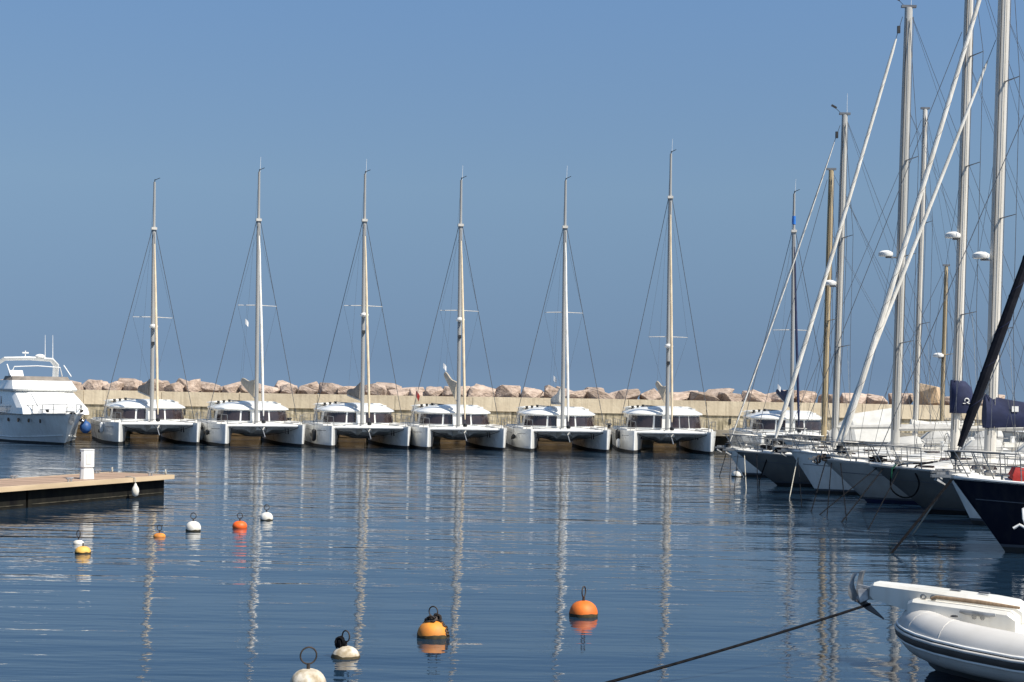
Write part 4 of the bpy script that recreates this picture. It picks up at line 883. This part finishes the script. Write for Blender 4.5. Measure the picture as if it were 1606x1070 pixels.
# ------------------------------------------------------------------ floating pontoon at the left
d = Vector((0.39, 0.92, 0)).normalized(); pe = at(266, 745.5, 53.0)
DZ = 0.70; ang = math.atan2(d.y, d.x); PL, PW = 22.0, 2.5
pt_ = empty('floating_pontoon', (pe.x, pe.y, 0), ang); tag(pt_, 'timber-decked floating pontoon with tan edge beams and dark floats at the left', 'pontoon')
# local: x along length (end at 0, runs to -PL), y from 0 (near edge) to +PW
def rb_box(name, c, s, mat, par): return MB().box(c, s).build(name, mat, par, smooth=0)
rb_box('edge_beam', (-PL / 2, -0.05, DZ - 0.065), (PL + 0.24, 0.14, 0.15), 'fascia', pt_)
rb_box('edge_beam', (-PL / 2, PW + 0.05, DZ - 0.065), (PL + 0.24, 0.14, 0.15), 'fascia', pt_)
rb_box('end_beam', (0.055, PW / 2, DZ - 0.063), (0.125, PW - 0.05, 0.14), 'fascia', pt_)
pm = None
for k in range(int(PL / 0.29)):
    if pm is None: pm = MB().box((0, PW / 2, 0), (0.275, PW - 0.04, 0.04)).build('deck_plank', 'plank', pt_, smooth=0); o = pm
    else: o = put('deck_plank', pm.data, pt_)
    o.location = (-0.16 - k * 0.29, 0, DZ - 0.015 + RND.uniform(-0.003, 0.003))
for k in range(3):
    x1 = -0.25 - k * 7.0
    rb_box('float_block', (x1 - 3.3, PW / 2, 0.18), (6.9, PW - 0.3, 0.80), 'float_black', pt_)
    rb_box('weed_band', (x1 - 3.3, PW / 2, 0.10), (6.63, PW - 0.27, 0.025), 'weed_line', pt_)
for k in range(4):
    x1 = -0.9 - k * 4.2
    for yy in (0.14, PW - 0.14):
        MB().tube([(x1 - .17, yy, DZ + .11), (x1 + .17, yy, DZ + .11)], .028, 6).tube([(x1 - .07, yy, DZ), (x1 - .07, yy, DZ + .11)], .028, 6).tube([(x1 + .07, yy, DZ), (x1 + .07, yy, DZ + .11)], .028, 6).build('cleat', 'galvanised', pt_)
for yy in (0.12, PW - 0.12):
    MB().torus((-0.06, yy, DZ + 0.10), 0.075, 0.022, 12, 5, Matrix.Rotation(0.5, 3, 'Z')).build('end_ring', 'rope_pale', pt_)
# service pedestal
R3 = Matrix.Rotation(ang, 3, 'Z')
pb = at(136, 752, 49.9); loc = pb; 
ped = empty('service_pedestal', (pb.x, pb.y, DZ + 0.006), ang - 0.75); ped.scale = (0.86, 0.86, 1.0); tag(ped, 'white power and water pedestal standing on the pontoon', 'pedestal')
MB().rings([[(x_ * w_, y_ * w_ * .9, z_) for x_, y_ in ((-1, -.6), (-.6, -1), (.6, -1), (1, -.6), (1, .6), (.6, 1), (-.6, 1), (-1, .6))] for w_, z_ in ((.25, 0), (.25, .03), (.225, .34))]).build('base', 'white_plastic', ped, smooth=20)
hd = MB().rings([[(x_ * w_, y_ * w_ * .9, z_) for x_, y_ in ((-1, -.6), (-.6, -1), (.6, -1), (1, -.6), (1, .6), (.6, 1), (-.6, 1), (-1, .6))] for w_, z_ in ((.20, .345), (.20, .37), (.245, .40), (.245, .90), (.235, .93))]).build('head', 'white_plastic', ped, smooth=20)
MB().rings([[(x_ * .255, y_ * .23, z_) for x_, y_ in ((-1, -.6), (-.6, -1), (.6, -1), (1, -.6), (1, .6), (.6, 1), (-.6, 1), (-1, .6))] for z_ in (.935, .965)]).build('cap', 'white_plastic', hd, smooth=20)
for k in range(3):
    MB().box((-0.25, -0.02, .84 - .11 * k), (.05, .12, .075)).build('socket', 'black_plastic', hd, smooth=0)
MB().box((0.03, -0.225, .66), (.16, .02, .36)).build('door_panel', 'gelcoat_warm', hd, smooth=0)
# white ball fender hanging from the pontoon edge
fb_ = at(171, 768, 51.0); fl = empty('pontoon_fender', (fb_.x + 0.02, fb_.y, 0)); tag(fl, 'small white float hanging on a cord from the pontoon edge', 'fender')
nx = pe + d * (-(pe.y - fb_.y) / d.y); fl.location = (nx.x + 0.18, nx.y - 0.08, 0.28)
MB().lathe([(.02, -.2), (.10, -.15), (.125, -.03), (.11, .08), (.05, .18), (.03, .24)], 14).build('body', 'buoy_white', fl, smooth=60)
MB().tube([(0, 0, .24), (-.02, 0, .42), (-.2, .08, .46), (-.4, .25, .44)], .018, 5).build('lanyard', 'rope_pale', fl)

# ------------------------------------------------------------------ inflatable boat bow at the lower right (local: bow at 0, +x aft)
bp_ = at(1413, 985, 21.7)
rib = empty('inflatable_boat', (bp_.x, bp_.y, 0), math.radians(-33)); tag(rib, 'bow of a grey inflatable boat with white anchor platform at the lower right', 'boat')
def tpath(u):          # u 0..1 from bow round to stern on the near (-y) side
    x = 0.30 + 6.2 * u ** 1.15; y = 1.18 * (1 - math.exp(-u * 9.0)) * (1 - 0.0 * u)
    z = 0.58 - 0.10 * min(1, u * 3) - 0.06 * u; return x, y, z
us = [0, .008, .02, .04, .065, .10, .15, .22, .32, .45, .65, .85, 1]
side = [tpath(u) for u in us]
path = [Vector((x, y, z)) for x, y, z in reversed(side)] + [Vector((x, -y, z)) for x, y, z in side[1:]]
rad = [0.33] * len(path)
tb = MB().tube(path, rad, 20).build('buoyancy_tube', 'hypalon', rib, smooth=60)
def strake(off_z, r, name, mat, sqz, out=0.325):
    pts = []
    for i, p_ in enumerate(path):
        a = path[max(0, i - 1)]; b = path[min(len(path) - 1, i + 1)]; t_ = (b - a); n_ = Vector((-t_.y, t_.x, 0)).normalized()
        c = Vector((3.0, 0, 0)); 
        if n_.dot(p_ - c) < 0: n_ = -n_
        oz = off_z; ou = math.sqrt(max(0.0, 0.33 ** 2 - oz ** 2)) + out - 0.325
        pts.append(p_ + n_ * ou + Vector((0, 0, oz)))
    return MB().tube(pts, r, 8, sq=sqz).build(name, mat, tb, smooth=50)
strake(-0.015, 0.075, 'rubbing_strake', 'rubber_strake', (1.0, 0.5))
strake(0.075, 0.020, 'strake_edge', 'white_plastic', (1, 1), 0.335)
strake(0.025, 0.022, 'strake_bead', 'hypalon', (1, 1), 0.352)
strake(-0.10, 0.018, 'strake_edge', 'white_plastic', (1, 1), 0.335)
for ui in (16, 18):
    p0_, p1_ = path[ui], path[ui + 1]; dr = (p1_ - p0_).normalized(); a_ = Vector((0, 0, 1)); u_ = (a_ - dr * a_.dot(dr)).normalized(); v_ = dr.cross(u_)
    MB().tube([p0_ + (u_ * math.cos(.349 * k) + v_ * math.sin(.349 * k)) * 0.331 for k in range(19)], 0.004, 4).build('seam', 'hypalon', tb)
MB().lathe([(.05, 0), (.05, .012), (.035, .02), (.01, .022)], 14, path[17] + Vector((.22, .02, .325))).build('valve', 'black_plastic', tb)
# V hull under the tubes
rings = []
for u in (0, .02, .05, .1, .18, .3, .5, .8, 1):
    x, y, z = tpath(u); k = lerp(0.18, -0.45, min(1, u * 3.2) ** .6)
    rings.append([(x - 0.05, -y - .02, z - .12), (x + .02, -y * .6, lerp(k, z, .45)), (x + .05, 0, k), (x + .02, y * .6, lerp(k, z, .45)), (x - 0.05, y + .02, z - .12)])
MB().rings(rings, closed=False, cap=False).build('hull', 'hypalon_low', rib, smooth=50)
lowt = []
MB().rings([[(x, -y * .96, z + .10), (x, 0, z + .16), (x, y * .96, z + .10)] for x, y, z in [tpath(u) for u in us[3:]]], closed=False, cap=False).build('deck', 'gelcoat_warm', rib)
# moulded bow platform with nose
def prof(x, hw_, z0, z1, ch=0.04): return [(x, -hw_, z0), (x, -hw_, z1 - ch), (x, -hw_ + ch, z1), (x, hw_ - ch, z1), (x, hw_, z1 - ch), (x, hw_, z0)]
bpf = MB().rings([prof(.22, .40, .80, .98), prof(.30, .44, .72, 1.02), prof(1.0, .50, .66, 1.00), prof(1.62, .52, .60, .97), prof(1.72, .50, .58, .90)]).build('bow_platform', 'gelcoat_warm', rib, smooth=25)
MB().rings([prof(-.42, .13, .98, 1.13, .03), prof(-.36, .16, .93, 1.17, .04), prof(.30, .22, .80, 1.15, .04), prof(1.3, .26, .80, 1.10, .04), prof(1.60, .26, .80, 1.07, .04), prof(1.74, .24, .80, .98, .03)]).build('nose', 'gelcoat_warm', bpf, smooth=25)
MB().tube([(0.55, -.40, 1.05), (0.62, -.40, 1.075), (1.2, -.40, 1.06), (1.75, -.40, 1.03)], [.018, .024, .03, .018], 8).build('grab_rail', 'teak', bpf)
cl = MB().tube([(1.0, -.57, .935), (1.08, -.57, .925), (1.40, -.58, .92), (1.48, -.58, .93)], [.02, .032, .032, .02], 8).tube([(1.18, -.50, .86), (1.18, -.57, .92)], .034, 8).tube([(1.29, -.50, .86), (1.29, -.57, .92)], .034, 8).build('cleat', 'anchor_grey', bpf)
for x_ in (.42, .56): MB().torus((x_, -.33, 1.05), .035, .014, 10, 5).build('fairlead', 'steel', bpf)
for x_ in (.75, 1.15): MB().box((x_, .05, 1.135), (.14, .08, .02)).build('deck_fitting', 'stripe', bpf, smooth=0)
# plough anchor on the bow roller
MB().box((-.44, 0, .99), (.20, .12, .16)).build('anchor_roller', 'steel', bpf, smooth=0)
an = MB()
an.box((-.40, 0, 1.045), (.5, .04, .07), Matrix.Rotation(.12, 3, 'Y'))
an.rings([[(-.48, -.07, 1.06), (-.48, .07, 1.06), (-.46, .07, .92), (-.46, -.07, .92)], [(-.60, -.13, 1.05), (-.60, .13, 1.05), (-.56, .12, .86), (-.56, -.12, .86)], [(-.70, -.10, .98), (-.70, .10, .98), (-.66, .08, .86), (-.66, -.08, .86)]])
ank = an.build('anchor', 'galvanised', bpf, smooth=20)
for sy in (-1, 1):
    fl_ = []
    for k in range(7):
        t = k / 6; c_ = Vector((-.66 - .05 * math.sin(t * 3.1), sy * (.10 + .07 * math.sin(t * 2.6)), .93 + .36 * t)); w_ = .085 * math.sin(math.pi * (0.18 + 0.80 * t)) + .008
        fl_.append([c_ + Vector((-.012, -w_ * .3, -w_)), c_ + Vector((.045, 0, -w_ * .3)), c_ + Vector((.075, sy * .02, w_ * .4)), c_ + Vector((.02, w_ * .3, w_ * .2))])
    MB().rings(fl_).build('fluke', 'anchor_grey', ank, smooth=30)
MB().rings([[(-.62, -.15, .90), (-.62, .15, .90), (-.60, .15, .87), (-.60, -.15, .87)], [(-.48, -.13, .80), (-.48, .13, .80), (-.46, .13, .77), (-.46, -.13, .77)], [(-.26, -.02, .66), (-.26, .02, .66), (-.25, .02, .64), (-.25, -.02, .64)]]).build('blade', 'rubber_strake', ank, smooth=0)  # lower blade coloured near black to carry the shadow under the anchor
MB().tube([(2.55, -1.52, .62), (2.4, -1.58, .72), (2.62, -1.6, .82), (3.2, -1.6, .86)], .035, 8).build('side_rail', 'steel', rib)
# bow line of the inflatable
c = rib.matrix_basis
R = Matrix.Rotation(math.radians(-33), 4, 'Z'); b0 = Vector((bp_.x, bp_.y, 0)) + (R @ Vector((-.46, 0, .84)))
b1 = on_water(700, 1116); o = tube('bow_line', sag(b0, b1 - Vector((0, 0, .15)), 0.06, 16), 0.020, 'rope_dark', n=8); tag(o, 'long black line running left from the inflatable bow across the water', 'rope')
